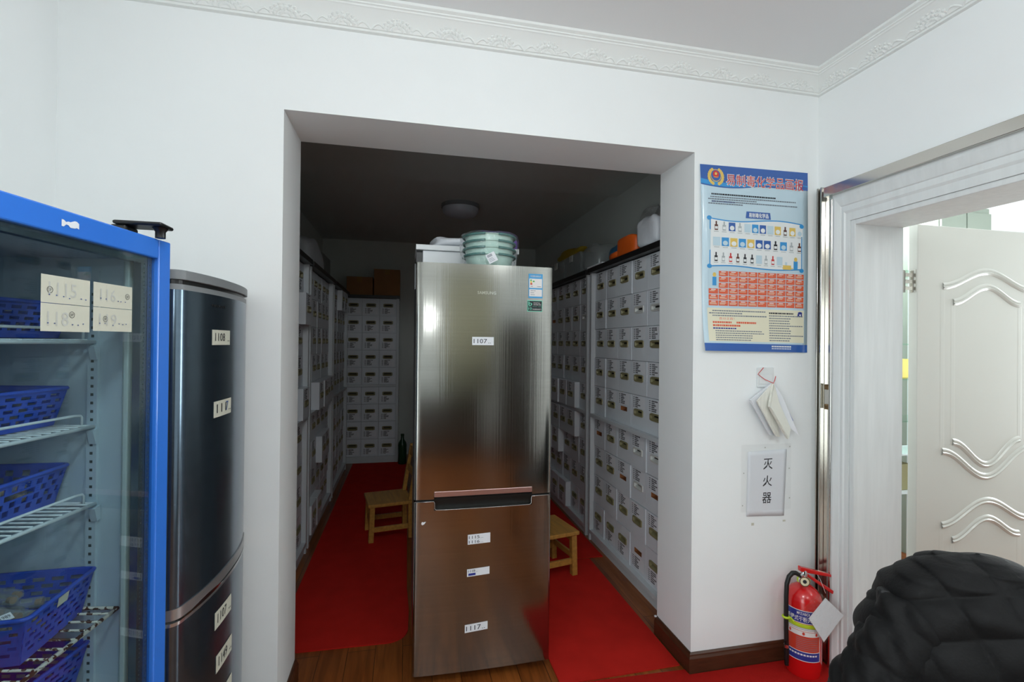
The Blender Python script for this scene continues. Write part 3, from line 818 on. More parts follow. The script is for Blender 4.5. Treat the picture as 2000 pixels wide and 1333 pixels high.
tag(gb_.build('plastic_bag', 'bag_grey'), 'crumpled grey-white bundle heaped behind the orange bag', 'bag')
tag(MB().blob((1.425, 0.655, TZ), 0.085, 0.115, 0.094, 10, 0.10, 32, 20, sq=0.5).build('plastic_bag', 'bag_white', smooth=True), 'smooth white plastic bag right of the orange bag', 'bag')
tag(MB().blob((1.62, 0.64, TZ), 0.06, 0.08, 0.165, 12, 0.12).build('plastic_bag', 'bag_red', smooth=True), 'small red bag behind white bag at the opening edge', 'bag')
t = thing('glass_bottle', 'dark green bottle standing at the back behind the wooden chair', 'bottle', (-0.03, 3.98, 0.0065))
MB().lathe([(0.045, 0), (0.05, 0.01), (0.05, 0.22), (0.045, 0.25), (0.02, 0.29), (0.018, 0.33)], n=20).build('body', 'bottle_green', t, smooth=50)
MB().lathe([(0.021, 0.331), (0.021, 0.352), (0.019, 0.354)], n=16).build('cap', 'bottle_green', t)

# ------------------------------------------------------------------ wooden chairs
def small_chair(label, loc, rz):
    """low child-size chair, back along +x edge, front towards -x"""
    t = thing('small_chair', label, 'chair', loc, rz, 'low wooden chairs beside the steel fridge')
    MB().box(-0.155, 0.165, -0.16, 0.16, 0.253, 0.278).build('seat', 'oak', t, bevel=0.006, seg=3)
    for sy in (-1, 1):
        y = sy * 0.13
        MB().hexa([(-0.15, y - 0.018, 0), (-0.114, y - 0.018, 0), (-0.114, y + 0.018, 0), (-0.15, y + 0.018, 0),
                   (-0.142, y - 0.018, 0.2525), (-0.106, y - 0.018, 0.2525), (-0.106, y + 0.018, 0.2525), (-0.142, y + 0.018, 0.2525)]).build('leg', 'oak', t, bevel=0.003)
        MB().hexa([(0.135, y - 0.018, 0), (0.171, y - 0.018, 0), (0.171, y + 0.018, 0), (0.135, y + 0.018, 0),
                   (0.130, y - 0.018, 0.2525), (0.164, y - 0.018, 0.2525), (0.164, y + 0.018, 0.2525), (0.130, y + 0.018, 0.2525)]).build('leg', 'oak', t, bevel=0.003)
        MB().hexa([(0.132, y - 0.016, 0.2785), (0.162, y - 0.016, 0.2785), (0.162, y + 0.016, 0.2785), (0.132, y + 0.016, 0.2785),
                   (0.192, y - 0.014, 0.64), (0.216, y - 0.014, 0.64), (0.216, y + 0.014, 0.64), (0.192, y + 0.014, 0.64)]).build('back_post', 'oak', t, bevel=0.003)
        MB().box(-0.112, 0.137, y - 0.009, y + 0.009, 0.07, 0.105).build('stretcher', 'oak', t, bevel=0.002)
    for x in (-0.128, 0.150):
        MB().box(x - 0.009, x + 0.009, -0.112, 0.112, 0.205, 0.252).build('apron', 'oak', t, bevel=0.002)
    MB().box(-0.135, -0.120, -0.112, 0.112, 0.10, 0.135).build('stretcher', 'oak', t, bevel=0.002)
    for z, h in ((0.56, 0.07), (0.44, 0.045)):
        o = (z - 0.2785) / 0.3615 * 0.057
        MB().hexa([(0.140 + o, -0.113, z), (0.156 + o, -0.113, z), (0.156 + o, 0.113, z), (0.140 + o, 0.113, z),
                   (0.140 + o + h * 0.15, -0.113, z + h), (0.156 + o + h * 0.15, -0.113, z + h), (0.156 + o + h * 0.15, 0.113, z + h), (0.140 + o + h * 0.15, 0.113, z + h)]).build('back_rail', 'oak', t, bevel=0.003)
    return t
small_chair('low wooden chair in the left aisle, seat facing the left cabinets', (-0.125, 1.845, 0.0065), math.radians(10))
small_chair('low wooden chair right of the steel fridge, seat corner sticking out', (0.885, 1.055, 0.0065), PI + math.radians(12))

# ------------------------------------------------------------------ steel fridge in the opening
FX0, FX1, FY, FZ = 0.038, 0.637, 0.140, 1.788
fr = thing('refrigerator', 'tall brushed steel two-door fridge standing in the wide opening', 'refrigerator', ((FX0 + FX1) / 2, FY, 0))
W2 = (FX1 - FX0) / 2
MB().box(-W2 + 0.004, W2 - 0.004, 0.066, 0.64, 0.035, 1.775).build('body', 'fridge_side', fr, bevel=0.006)
NXD = 26
def door_front(x):
    """slightly bowed front with rounded upright edges"""
    k = x / W2
    y = -0.009 * (1 - k * k)
    e = W2 - abs(x)
    if e < 0.012: y += 0.012 - math.sqrt(max(0, 0.012 ** 2 - (0.012 - e) ** 2))
    return y
def xs(a, b):
    base = [-W2 + d for d in (0, 0.0012, 0.0035, 0.007, 0.012)] + [-W2 + 0.012 + (2 * W2 - 0.024) * i / NXD for i in range(1, NXD)] + [W2 - d for d in (0.012, 0.007, 0.0035, 0.0012, 0)]
    out = [a] + [x for x in base if a + 1e-4 < x < b - 1e-4] + [b]
    return out
def slab(mb, a, b, z0, z1, mi=0):
    X = xs(a, b); n_ = len(X)
    vs = [(x, door_front(x), z) for z in (z0, z1) for x in X] + [(x, 0.060, z) for z in (z0, z1) for x in X]
    fs = [(i, i + 1, n_ + i + 1, n_ + i) for i in range(n_ - 1)]
    fs += [(2 * n_ + i, 3 * n_ + i, 3 * n_ + i + 1, 2 * n_ + i + 1) for i in range(n_ - 1)]
    fs += [(i, 2 * n_ + i, 2 * n_ + i + 1, i + 1) for i in range(n_ - 1)]
    fs += [(n_ + i, n_ + i + 1, 3 * n_ + i + 1, 3 * n_ + i) for i in range(n_ - 1)]
    fs += [(0, n_, 3 * n_, 2 * n_), (n_ - 1, 3 * n_ - 1, 4 * n_ - 1, 2 * n_ - 1)]
    mb.add(vs, fs, mi)
HX0, HX1 = 0.122 - (FX0 + FX1) / 2, 0.548 - (FX0 + FX1) / 2
ud = MB(); slab(ud, -W2, W2, 0.822, FZ); slab(ud, -W2, HX0, 0.789, 0.822); slab(ud, HX1, W2, 0.789, 0.822)
udo = ud.build('upper_door', 'steel_brushed', fr, smooth=30)
ld = MB(); slab(ld, -W2, W2, 0.050, 0.742); slab(ld, -W2, HX0, 0.742, 0.779); slab(ld, HX1, W2, 0.742, 0.779)
ldo = ld.build('lower_door', 'steel_brushed', fr, smooth=30)
gk = MB().box(-W2 + 0.008, W2 - 0.008, 0.006, 0.06, 0.7795, 0.7885)
gk.build('door_gap', 'black_plastic', fr)
hp = MB(); hp.box(HX0 + 0.0005, HX1 - 0.0005, 0.022, 0.058, 0.7425, 0.7790, 0).box(HX0 + 0.0005, HX1 - 0.0005, 0.010, 0.058, 0.7888, 0.7975, 0)
hp.build('handle_recess', 'black_plastic', ldo)
hs = MB(); hs.hexa([(HX0 + 0.0005, -0.0085, 0.798), (HX1 - 0.0005, -0.0085, 0.798), (HX1 - 0.0005, 0.058, 0.798), (HX0 + 0.0005, 0.058, 0.798),
                    (HX0 + 0.0005, -0.0092, 0.8215), (HX1 - 0.0005, -0.0092, 0.8215), (HX1 - 0.0005, 0.058, 0.8215), (HX0 + 0.0005, 0.058, 0.8215)])
hs.build('handle_strip', 'steel_pink', udo, bevel=0.002)
el = MB()
el.tube([(-W2 + 0.004, -0.001, 0.7795), (HX0, door_front(HX0) - 0.001, 0.7795), (HX0 + 0.003, door_front(HX0) - 0.001, 0.772), (HX0 + 0.003, door_front(HX0) - 0.001, 0.750), (HX0 + 0.010, door_front(HX0) - 0.001, 0.743)] +
        [(HX0 + 0.010 + (HX1 - HX0 - 0.02) * i / 12, door_front(HX0 + 0.010 + (HX1 - HX0 - 0.02) * i / 12) - 0.001, 0.743) for i in range(1, 13)] +
        [(HX1 - 0.003, door_front(HX1) - 0.001, 0.750), (HX1 - 0.003, door_front(HX1) - 0.001, 0.772), (HX1, door_front(HX1) - 0.001, 0.7795), (W2 - 0.004, -0.001, 0.7795)], 0.0016, 6)
el.build('edge_trim', 'steel_edge', ldo, smooth=True)
MB().box(-W2 - 0.005, -W2 - 0.0005, 0.022, 0.060, 1.675, FZ - 0.004).build('hinge_cover', 'grey_plastic', fr, bevel=0.002)
for s in (-1, 1):
    MB().lathe([(0.018, 0), (0.018, 0.02), (0.010, 0.024), (0.010, 0.0345)], (s * (W2 - 0.045), 0.10, 0.0), 14).build('foot', 'chrome', fr)
    MB().lathe([(0.018, 0), (0.018, 0.02), (0.010, 0.024), (0.010, 0.0345)], (s * (W2 - 0.045), 0.58, 0.0), 14).build('foot', 'chrome', fr)
MB().box(-W2 + 0.02, W2 - 0.02, 0.07, 0.09, 0.012, 0.034).build('kick_plate', 'dark_plastic', fr)
FXC = (FX0 + FX1) / 2
def ff(off): return lambda u, v: (u - FXC, door_front(u - FXC) - off, v)
mb = MB(); lettering(mb, 'SAMSUNG', ff(0.0008), 0.297, 0.378, 1.660, 1.673, 0, 0.012); mb.build('logo', 'chrome', udo)
def sticker(name, par, u0, u1, v0, v1, tilt, items, base='paper'):
    """flat label on a door: items = (text, u0, u1, v0, v1, material) in 0..1 of the label"""
    mb = MB()
    def g(off): 
        f = ff(off)
        def h(a, b):
            u = u0 + (u1 - u0) * a; v = v0 + (v1 - v0) * b + tilt * a
            return f(u, v)
        return h
    rect(mb, g(0.0012), 0, 1, 0, 1, 0, 4)
    mats_ = [base]
    for it in items:
        if it[5] not in mats_: mats_.append(it[5])
        mi = mats_.index(it[5])
        if it[0] is None: rect(mb, g(0.0016), *it[1:5], mi, 3)
        else: lettering(mb, it[0], g(0.002), *it[1:5], mi)
    return mb.build(name, mats_, par)
sticker('number_label', udo, 0.276, 0.370, 1.441, 1.476, 0.0, [('1107', 0.07, 0.68, 0.22, 0.76, 'ink'), ('..', 0.74, 0.86, 0.22, 0.30, 'ink')])
sticker('number_label', ldo, 0.266, 0.363, 0.589, 0.631, 0.004, [('1115', 0.05, 0.52, 0.56, 0.86, 'ink'), ('..', 0.57, 0.68, 0.56, 0.61, 'ink_grey'), ('1116', 0.05, 0.52, 0.10, 0.40, 'ink'), ('..', 0.57, 0.68, 0.10, 0.15, 'ink_grey')])
sticker('number_label', ldo, 0.264, 0.361, 0.452, 0.484, 0.006, [('1118', 0.05, 0.36, 0.56, 0.88, 'ink'), ('..', 0.40, 0.48, 0.56, 0.61, 'ink_grey'), (None, 0.06, 0.38, 0.12, 0.42, 'label_blue')])
sticker('number_label', ldo, 0.257, 0.355, 0.214, 0.248, 0.008, [('1117', 0.06, 0.70, 0.2, 0.78, 'ink'), ('..', 0.75, 0.88, 0.2, 0.29, 'ink')])
mb = MB(); g_ = ff(0.0012); mb.add([g_(0.07, 0.688), g_(0.074, 0.683), g_(0.082, 0.686), g_(0.090, 0.697), g_(0.078, 0.695), g_(0.073, 0.697)], [(0, 1, 2, 3, 4, 5)]); mb.build('paper_scrap', 'paper', ldo)
sticker('energy_label', udo, 0.523, 0.588, 1.650, 1.757, 0.0,
        [(None, 0.05, 0.95, 0.42, 0.80, 'label_white'), (None, 0.05, 0.95, 0.07, 0.36, 'label_white'), ('中国能效标识', 0.13, 0.87, 0.86, 0.94, 'label_white'),
         (None, 0.12, 0.22, 0.70, 0.76, 'sticker_green'), (None, 0.12, 0.24, 0.63, 0.69, 'sticker_yellow'), (None, 0.12, 0.26, 0.55, 0.62, 'label_red'),
         (None, 0.30, 0.42, 0.66, 0.72, 'sticker_green'), (None, 0.14, 0.5, 0.29, 0.31, 'ink_grey'), (None, 0.14, 0.4, 0.21, 0.23, 'ink_grey'), (None, 0.14, 0.44, 0.13, 0.15, 'ink_grey'),
         (None, 0.14, 0.3, 0.47, 0.49, 'ink_grey'), (None, 0.6, 0.88, 0.47, 0.49, 'ink_grey')], base='sticker_sky')
sticker('warranty_label', udo, 0.518, 0.587, 1.591, 1.640, 0.0,
        [(None, 0.03, 0.97, 0.05, 0.95, 'sticker_dark'), ('b', 0.08, 0.32, 0.52, 0.90, 'sticker_mint'), ('DIGITAL', 0.42, 0.86, 0.72, 0.82, 'label_white'), ('INVERTER', 0.42, 0.92, 0.56, 0.66, 'label_white'),
         ('10', 0.08, 0.30, 0.14, 0.36, 'sticker_mint'), ('WARRANTY', 0.34, 0.94, 0.14, 0.26, 'label_white'), (None, 0.06, 0.94, 0.44, 0.455, 'sticker_mint')], base='sticker_mint')
# on top of the fridge
t = thing('white_cabinet', 'small white cabinet with overhanging top set on the steel fridge', 'cabinet', (0.30, 0.60, 1.789))
MB().box(-0.225, 0.240, -0.145, 0.145, 0, 0.108).build('body', 'white_enamel', t, bevel=0.002)
MB().box(-0.2555, -0.2255, -0.13, 0.145, 0.0, 0.108).build('side_panel', 'dark_plastic', t)
MB().box(-0.258, 0.250, -0.160, 0.150, 0.1085, 0.134).build('top_slab', 'white_enamel', t, bevel=0.002)
tag(MB().blob((0.235, 0.58, 1.9235), 0.12, 0.11, 0.030, 21, 0.12).build('plastic_bag', 'bag_white', smooth=True), 'thin white plastic bag on the white cabinet above the fridge', 'bag')
tag(MB().blob((0.455, 0.56, 1.9235), 0.10, 0.10, 0.034, 22, 0.10, sq=0.5).build('plastic_bag', 'bag_purple', smooth=True), 'purple bag behind the stack of mint bowls', 'bag')
BC = (0.372, 0.285)
for k in range(4):
    z = 1.789 + 0.030 * k
    t = thing('bowl', ('mint plastic bowl, lowest of the wrapped stack on the fridge', 'mint plastic bowl, second lowest of the wrapped stack',
                       'mint plastic bowl, second highest of the wrapped stack', 'mint plastic bowl, topmost of the wrapped stack')[k], 'bowl', (BC[0], BC[1], z), 0, 'nested mint bowls wrapped in film')
    rt = 0.112
    MB().lathe([(0.0, 0.001), (0.093, 0.001), (0.098, 0.008), (rt, 0.052), (rt + 0.006, 0.055), (rt + 0.006, 0.057), (rt - 0.003, 0.057), (0.095, 0.011), (0.091, 0.005), (0.0, 0.005)], n=40).build('body', 'bowl_mint', t, smooth=40)
    rim = MB()
    for a0, a1 in ((PI * 1.56, PI * 2.40), (PI * 0.55, PI * 1.40)):
        rim.tube([((rt + 0.008) * math.cos(a0 + (a1 - a0) * i / 20), (rt + 0.008) * math.sin(a0 + (a1 - a0) * i / 20), 0.0545) for i in range(21)], 0.0055, 8)
    rim.build('rim', 'bowl_teal', t, smooth=True)
fl = MB(); prof = [(0.122, 0.002), (0.125, 0.04), (0.134, 0.07), (0.136, 0.10), (0.136, 0.135), (0.130, 0.154), (0.08, 0.158), (0.0, 0.157)]
def crumple(x, y, z):
    a = math.atan2(y - BC[1], x - BC[0])
    k = 1 + 0.010 * math.sin(7 * a + z * 60) + 0.008 * math.sin(13 * a - z * 90)
    return (BC[0] + (x - BC[0]) * k, BC[1] + (y - BC[1]) * k, z + 0.002 * math.sin(5 * a))
fl.lathe(prof, (BC[0], BC[1], 1.789), 56, 0, crumple)
fl.f = [f for f in fl.f if len(f) == 4]; fl.m = [0] * len(fl.f)
tag(fl.build('plastic_wrap', 'film_clear', smooth=True), 'crinkled clear plastic wrap around the stack of mint bowls', 'wrap')
tg = MB(); R_ = Matrix.Rotation(math.radians(-28), 4, 'Y')
def tgf(off):
    return lambda u, v: (lambda q: (BC[0] - 0.012 + q.x, BC[1] - 0.139 - off, 1.822 + q.z))(R_ @ Vector((u, 0, v)))
rect(tg, tgf(0), -0.021, 0.021, -0.021, 0.021, 0)
for k in range(9): rect(tg, tgf(0.0006), -0.016 + k * 0.0026, -0.0146 + k * 0.0026, 0.006, 0.017, 1)
for k in range(3): rect(tg, tgf(0.0006), -0.016, 0.004 + 0.003 * k, -0.002 - 0.006 * k, -0.0005 - 0.006 * k, 1)
tag(tg.build('price_tag', ['paper', 'ink_grey']), 'white barcode tag stuck on the wrapped mint bowls', 'tag')

# ------------------------------------------------------------------ dark blue steel fridge by the left wall
f2 = thing('refrigerator', 'dark blue-grey steel fridge with bowed door beside the blue display cooler', 'refrigerator', (-0.56, -0.035, 0))
# local: y from 0 (far) to -0.53 (near), x = 0 at the door edges, front bows to +x
L2 = 0.525
def bow(y):
    k = (y + L2 / 2) / (L2 / 2)
    x = 0.036 * (1 - abs(k) ** 2.4)
    e = min(-y, y + L2)
    if e < 0.02: x -= 0.02 - math.sqrt(max(0, 0.02 ** 2 - (0.02 - e) ** 2))
    return x
YS = [0, -0.0015, -0.005, -0.011, -0.02] + [-0.02 - (L2 - 0.04) * i / 28 for i in range(1, 28)] + [-L2 + 0.02, -L2 + 0.011, -L2 + 0.005, -L2 + 0.0015, -L2]
def slab2(mb, z0, z1, off=0.0, mi=0, inset=0.0, back=-0.05, zf=None):
    n_ = len(YS)
    zz = lambda z, y: z + (zf(y) if zf else 0)
    vs = [(bow(y) + off, y * (1 - 2 * inset / L2) - inset, zz(z, y)) for z in (z0, z1) for y in YS] + [(back, y * (1 - 2 * inset / L2) - inset, z) for z in (z0, z1) for y in YS]
    fs = [(i, i + 1, n_ + i + 1, n_ + i) for i in range(n_ - 1)]
    fs += [(2 * n_ + i, 3 * n_ + i, 3 * n_ + i + 1, 2 * n_ + i + 1) for i in range(n_ - 1)]
    fs += [(i, 2 * n_ + i, 2 * n_ + i + 1, i + 1) for i in range(n_ - 1)] + [(n_ + i, n_ + i + 1, 3 * n_ + i + 1, 3 * n_ + i) for i in range(n_ - 1)]
    fs += [(0, n_, 3 * n_, 2 * n_), (n_ - 1, 3 * n_ - 1, 4 * n_ - 1, 2 * n_ - 1)]
    mb.add(vs, fs, mi)
MB().box(-0.56, -0.052, -L2 + 0.004, -0.004, 0.03, 1.60).build('body', 'fridge_side', f2, bevel=0.005)
mb = MB(); slab2(mb, 0.772, 1.578); u2o = mb.build('upper_door', 'blue_steel', f2, smooth=35)
mb = MB(); slab2(mb, 1.578, 1.592, 0.0); mb.build('door_rail', 'grey_plastic', u2o, smooth=35)
mb = MB(); slab2(mb, 1.5925, 1.603, -0.006, inset=0.002); mb.build('door_gap', 'black_plastic', f2)
mb = MB(); slab2(mb, 1.6035, 1.628, 0.004, back=-0.56); mb.build('top_cap', 'grey_plastic', f2, smooth=35, bevel=0.004)
mb = MB(); slab2(mb, 0.06, 0.728); l2o = mb.build('lower_door', 'blue_steel', f2, smooth=35)
mb = MB(); slab2(mb, 0.744, 0.7715, 0.003, zf=lambda y: 0.0); mb.build('handle_band', 'band_steel', u2o, smooth=35)
mb = MB(); slab2(mb, 0.7285, 0.737, 0.002); mb.build('lower_trim', 'silver_trim', l2o, smooth=35)
mb = MB(); slab2(mb, 0.7373, 0.7437, -0.010, inset=0.001); mb.build('seam', 'black_plastic', f2)
# finger scoop below the band
mb = MB()
for i in range(15):
    y0_, y1_ = -0.30 - 0.014 * i, -0.30 - 0.014 * (i + 1)
    h0, h1 = 0.012 * math.sin(PI * i / 15), 0.012 * math.sin(PI * (i + 1) / 15)
    mb.hexa([(bow(y0_) - 0.02, y0_, 0.737), (bow(y1_) - 0.02, y1_, 0.737), (bow(y1_) + 0.0025, y1_, 0.737), (bow(y0_) + 0.0025, y0_, 0.737),
             (bow(y0_) - 0.02, y0_, 0.7375 + h0), (bow(y1_) - 0.02, y1_, 0.7375 + h1), (bow(y1_) + 0.0035, y1_, 0.7375 + h1), (bow(y0_) + 0.0035, y0_, 0.7375 + h0)])
mb.build('finger_scoop', 'chrome', l2o, smooth=40)
for yy in (-0.06, -L2 + 0.06):
    for xx in (-0.06, -0.5):
        MB().lathe([(0.018, 0), (0.018, 0.02), (0.01, 0.03)], (xx, yy, 0), 12).build('foot', 'dark_plastic', f2)
def f2s(off): return lambda u, v: (bow(-u) + off, -u, v)      # u measured from the far edge
def sticker2(par, ua, ub, v0, v1, tilt, body, last=None):
    mb = MB()
    g = lambda off: (lambda a, b: f2s(off)(ua + (ub - ua) * a, v0 + (v1 - v0) * b + tilt * a))
    rect(mb, g(0.0012), 0, 1, 0, 1, 0, 4)
    lettering(mb, body, g(0.002), 0.14, 0.66, 0.26, 0.80, 1)
    if last: lettering(mb, last, g(0.002), 0.64, 0.80, 0.26, 0.84, 2)
    lettering(mb, '..', g(0.002), 0.82, 0.94, 0.24, 0.32, 1)
    return mb.build('number_label', ['paper_cream', 'ink', 'ink_blue'], par)
sticker2(u2o, 0.392, 0.272, 1.437, 1.480, 0.0, '1108')
sticker2(u2o, 0.378, 0.256, 1.230, 1.276, 0.0, '111', '7')
sticker2(l2o, 0.356, 0.232, 0.618, 0.668, -0.004, '1107')
sticker2(l2o, 0.345, 0.222, 0.487, 0.538, -0.004, '1149')
sticker2(l2o, 0.340, 0.217, 0.370, 0.412, -0.002, '1160')
mb = MB()
for k in range(9): rect(mb, f2s(0.001), 0.395 - k * 0.010, 0.389 - k * 0.010, 1.545 - 0.002 * (k % 2), 1.551, 0)
mb.build('logo', 'dark_plastic', u2o)

# ------------------------------------------------------------------ blue glass-door display cooler, near left
co = thing('display_cooler', 'blue-framed glass door display cooler full of blue baskets', 'cooler', (-0.54, -0.65, 0), math.atan2(-0.1692, 0.9856))
# local: x = outward through the door, y = towards the front wall; the cooler lies at x < 0, y < 0
CW, CD, CH = 0.60, 0.47, 1.677
sh = MB()
sh.box(-CD, -0.045, -0.038, 0.0, 0.12, CH).box(-CD, -0.045, -CW, -CW + 0.038, 0.12, CH)
sh.box(-CD, -CD + 0.03, -CW + 0.038, -0.038, 0.12, CH)
sh.box(-CD + 0.03, -0.045, -CW + 0.038, -0.038, CH - 0.03, CH).box(-CD + 0.03, -0.045, -CW + 0.038, -0.038, 0.12, 0.16)
sh.build('shell', 'white_enamel', co)
li = MB()
li.box(-0.432, -0.050, -0.050, -0.039, 0.165, 1.64).box(-0.432, -0.050, -CW + 0.039, -CW + 0.050, 0.165, 1.64).box(-0.438, -0.4325, -CW + 0.05, -0.05, 0.165, 1.64)
li.box(-0.432, -0.050, -CW + 0.05, -0.05, 1.630, 1.64).box(-0.432, -0.050, -CW + 0.05, -0.05, 0.165, 0.175)
li.build('liner', 'cooler_liner', co)
MB().box(-0.46, -0.05, -CW + 0.01, -0.01, 0.0, 0.1195).build('base', 'dark_plastic', co)
gs = MB().box(-0.066, -0.0455, -0.056, -0.0502, 0.17, 1.63).box(-0.052, -0.0415, -0.072, -0.056, 0.17, 1.63)
gs.build('gasket', 'gasket', co, bevel=0.002)
df = MB()
df.box(-0.040, 0, -0.041, 0, 0.13, CH).box(-0.040, 0, -CW, -CW + 0.041, 0.13, CH)
df.box(-0.040, 0, -CW + 0.041, -0.041, CH - 0.044, CH).box(-0.040, 0, -CW + 0.041, -0.041, 0.13, 0.18)
dfo = df.build('door_frame', 'blue_enamel', co, bevel=0.003)
sp = MB()
for a, b in ((-0.0555, -0.0415), (-0.0755, -0.0575)):
    sp.box(-0.030, -0.014, a, b, 0.185, 1.6325)
    for k in range(150):
        z = 0.2 + k * 0.0095
        sp.box(-0.0139, -0.0136, (a + b) / 2 - 0.0012, (a + b) / 2 + 0.0012, z, z + 0.003, 1)
sp.box(-0.030, -0.014, -CW + 0.0415, -0.076, 1.618, 1.6325)
sp.build('glass_spacer', ['spacer', 'hole_dark'], dfo)
MB().box(-0.013, -0.009, -CW + 0.0412, -0.0412, 0.181, 1.6328).build('pane', 'door_glass', dfo)
# torn sticker on the top rail
mb = MB(); n_ = 9; rg = random.Random(2)
mb.add([(0.0008, -0.290 + 0.0045 * i, 1.655 - rg.uniform(0.003, 0.008)) for i in range(n_)] + [(0.0008, -0.290 + 0.0045 * i, 1.655 + rg.uniform(0.0, 0.007)) for i in range(n_)],
       [(i, i + 1, n_ + i + 1, n_ + i) for i in range(n_ - 1)])
mb.build('torn_sticker', 'paper', dfo)
def cards(u0, u1, z0, z1, body, ring_at, pos, dots, faint='ink_faded'):
    mb = MB()
    g = lambda off: (lambda a, b: (-0.009 + off, -(u0 + (u1 - u0) * a), z0 + (z1 - z0) * b))
    rect(mb, g(0.0015), 0, 1, 0, 1, 0)
    lettering(mb, body, g(0.0021), *pos, 1)
    for a, b in dots: disc(mb, g(0.0024), a, b, 0.016, 0.022, 2, 8)
    ca, cb = ring_at; W_, H_ = abs(u1 - u0), z1 - z0; r_ = 0.0058
    ring_ = [g(0.0021)(ca + r_ / W_ * math.cos(2 * PI * k / 20), cb + r_ / H_ * math.sin(2 * PI * k / 20)) for k in range(20)]
    ring2 = [g(0.0021)(ca + r_ * .86 / W_ * math.cos(2 * PI * k / 20), cb + r_ * .86 / H_ * math.sin(2 * PI * k / 20)) for k in range(20)]
    mb.add(ring_ + ring2, [(k, (k + 1) % 20, 20 + (k + 1) % 20, 20 + k) for k in range(20)], 3)
    lettering(mb, 'SF', g(0.0021), ca - r_ * .55 / W_, ca + r_ * .55 / W_, cb - r_ * .4 / H_, cb + r_ * .4 / H_, 3)
    mb.build('number_card', ['paper_cream', faint, 'ink_blue', 'ink'], dfo)
cards(0.318, 0.218, 1.512, 1.560, '1115', (0.165, 0.47), (0.14, 0.70, 0.26, 0.76), [(0.15, 0.30), (0.29, 0.29), (0.43, 0.27), (0.55, 0.22), (0.80, 0.25), (0.90, 0.23)])
cards(0.210, 0.110, 1.513, 1.560, '116', (0.86, 0.55), (0.16, 0.54, 0.26, 0.76), [(0.17, 0.36), (0.30, 0.35), (0.61, 0.31), (0.68, 0.30), (0.80, 0.30)])
cards(0.318, 0.218, 1.463, 1.511, '118', (0.61, 0.64), (0.12, 0.54, 0.20, 0.72), [(0.13, 0.30), (0.26, 0.29), (0.62, 0.27), (0.74, 0.26), (0.85, 0.31)])
cards(0.210, 0.110, 1.466, 1.512, '119', (0.29, 0.52), (0.14, 0.58, 0.24, 0.74), [(0.15, 0.33), (0.28, 0.33), (0.48, 0.26), (0.64, 0.34), (0.74, 0.32), (0.83, 0.34)])
# shelf uprights
for yy, s in ((-0.0502, -1), (-CW + 0.0502, 1)):
    up_ = MB(); y1_ = yy + s * 0.006
    up_.box(-0.140, -0.118, min(yy, y1_), max(yy, y1_), 0.25, 1.60, 0)
    for k in range(70):
        z = 0.27 + k * 0.0185
        up_.box(-0.132, -0.126, y1_ - 0.0004, y1_ + 0.0004, z, z + 0.006, 1)
    up_.build('shelf_upright', ['cooler_liner', 'hole_dark'], co)
# wire shelves
def wire_shelf(z, x0, y0, y1, m, guard=True, rod=0.0021, skew=0.0, step=0.021):
    mb = MB()
    zf = lambda y: z + skew * (y0 - y)
    mb.tube([(x0, y0, zf(y0)), (x0, y1, zf(y1))], 0.0042, 8)
    mb.tube([(-0.41, y0, zf(y0)), (-0.41, y1, zf(y1))], 0.0042, 8)
    mb.tube([(x0, y0, zf(y0)), (-0.41, y0, zf(y0))], 0.0035, 8)
    mb.tube([(x0, y1, zf(y1)), (-0.41, y1, zf(y1))], 0.0035, 8)
    y = y0 - step
    while y > y1:
        mb.tube([(x0 + 0.001, y, zf(y) + 0.004), (-0.411, y, zf(y) + 0.004)], rod, 6)
        y -= step
    s = mb.build('wire_shelf', m, co, smooth=True)
    if guard:
        g = MB(); yg = y0 - 0.016
        g.tube([(x0 - 0.012, yg, z), (x0 - 0.012, yg, z + 0.022), (x0 - 0.012, yg - 0.004, z + 0.0265), (x0 - 0.012, yg - 0.02, z + 0.028), (x0 - 0.012, y1 + 0.036, z + 0.028),
                (x0 - 0.012, y1 + 0.018, z + 0.024), (x0 - 0.012, y1 + 0.016, z)], 0.0028, 8)
        g.build('guard_rail', m, s, smooth=True)
        c = MB(); c.prism([(0, 0), (0, -0.03), (-0.004, -0.034), (-0.012, -0.004)], lambda u, v, w: (w, y0 + 0.003 + u, z - 0.005 + v), x0 - 0.008, x0 + 0.006)
        c.box(x0 - 0.012, x0 + 0.006, y0 + 0.002, y0 + 0.0075, z - 0.036, z - 0.005)
        c.build('shelf_clip', 'cooler_liner', s)
    return s
wire_shelf(1.444, -0.122, -0.060, -0.540, 'wire_white')
wire_shelf(1.258, -0.122, -0.060, -0.540, 'wire_white')
wire_shelf(1.088, -0.116, -0.060, -0.540, 'wire_white')
wire_shelf(0.858, -0.066, -0.059, -0.541, 'rusty_wire', False, 0.0024, skew=-0.05, step=0.028)
wire_shelf(0.690, -0.122, -0.060, -0.540, 'wire_white', False)

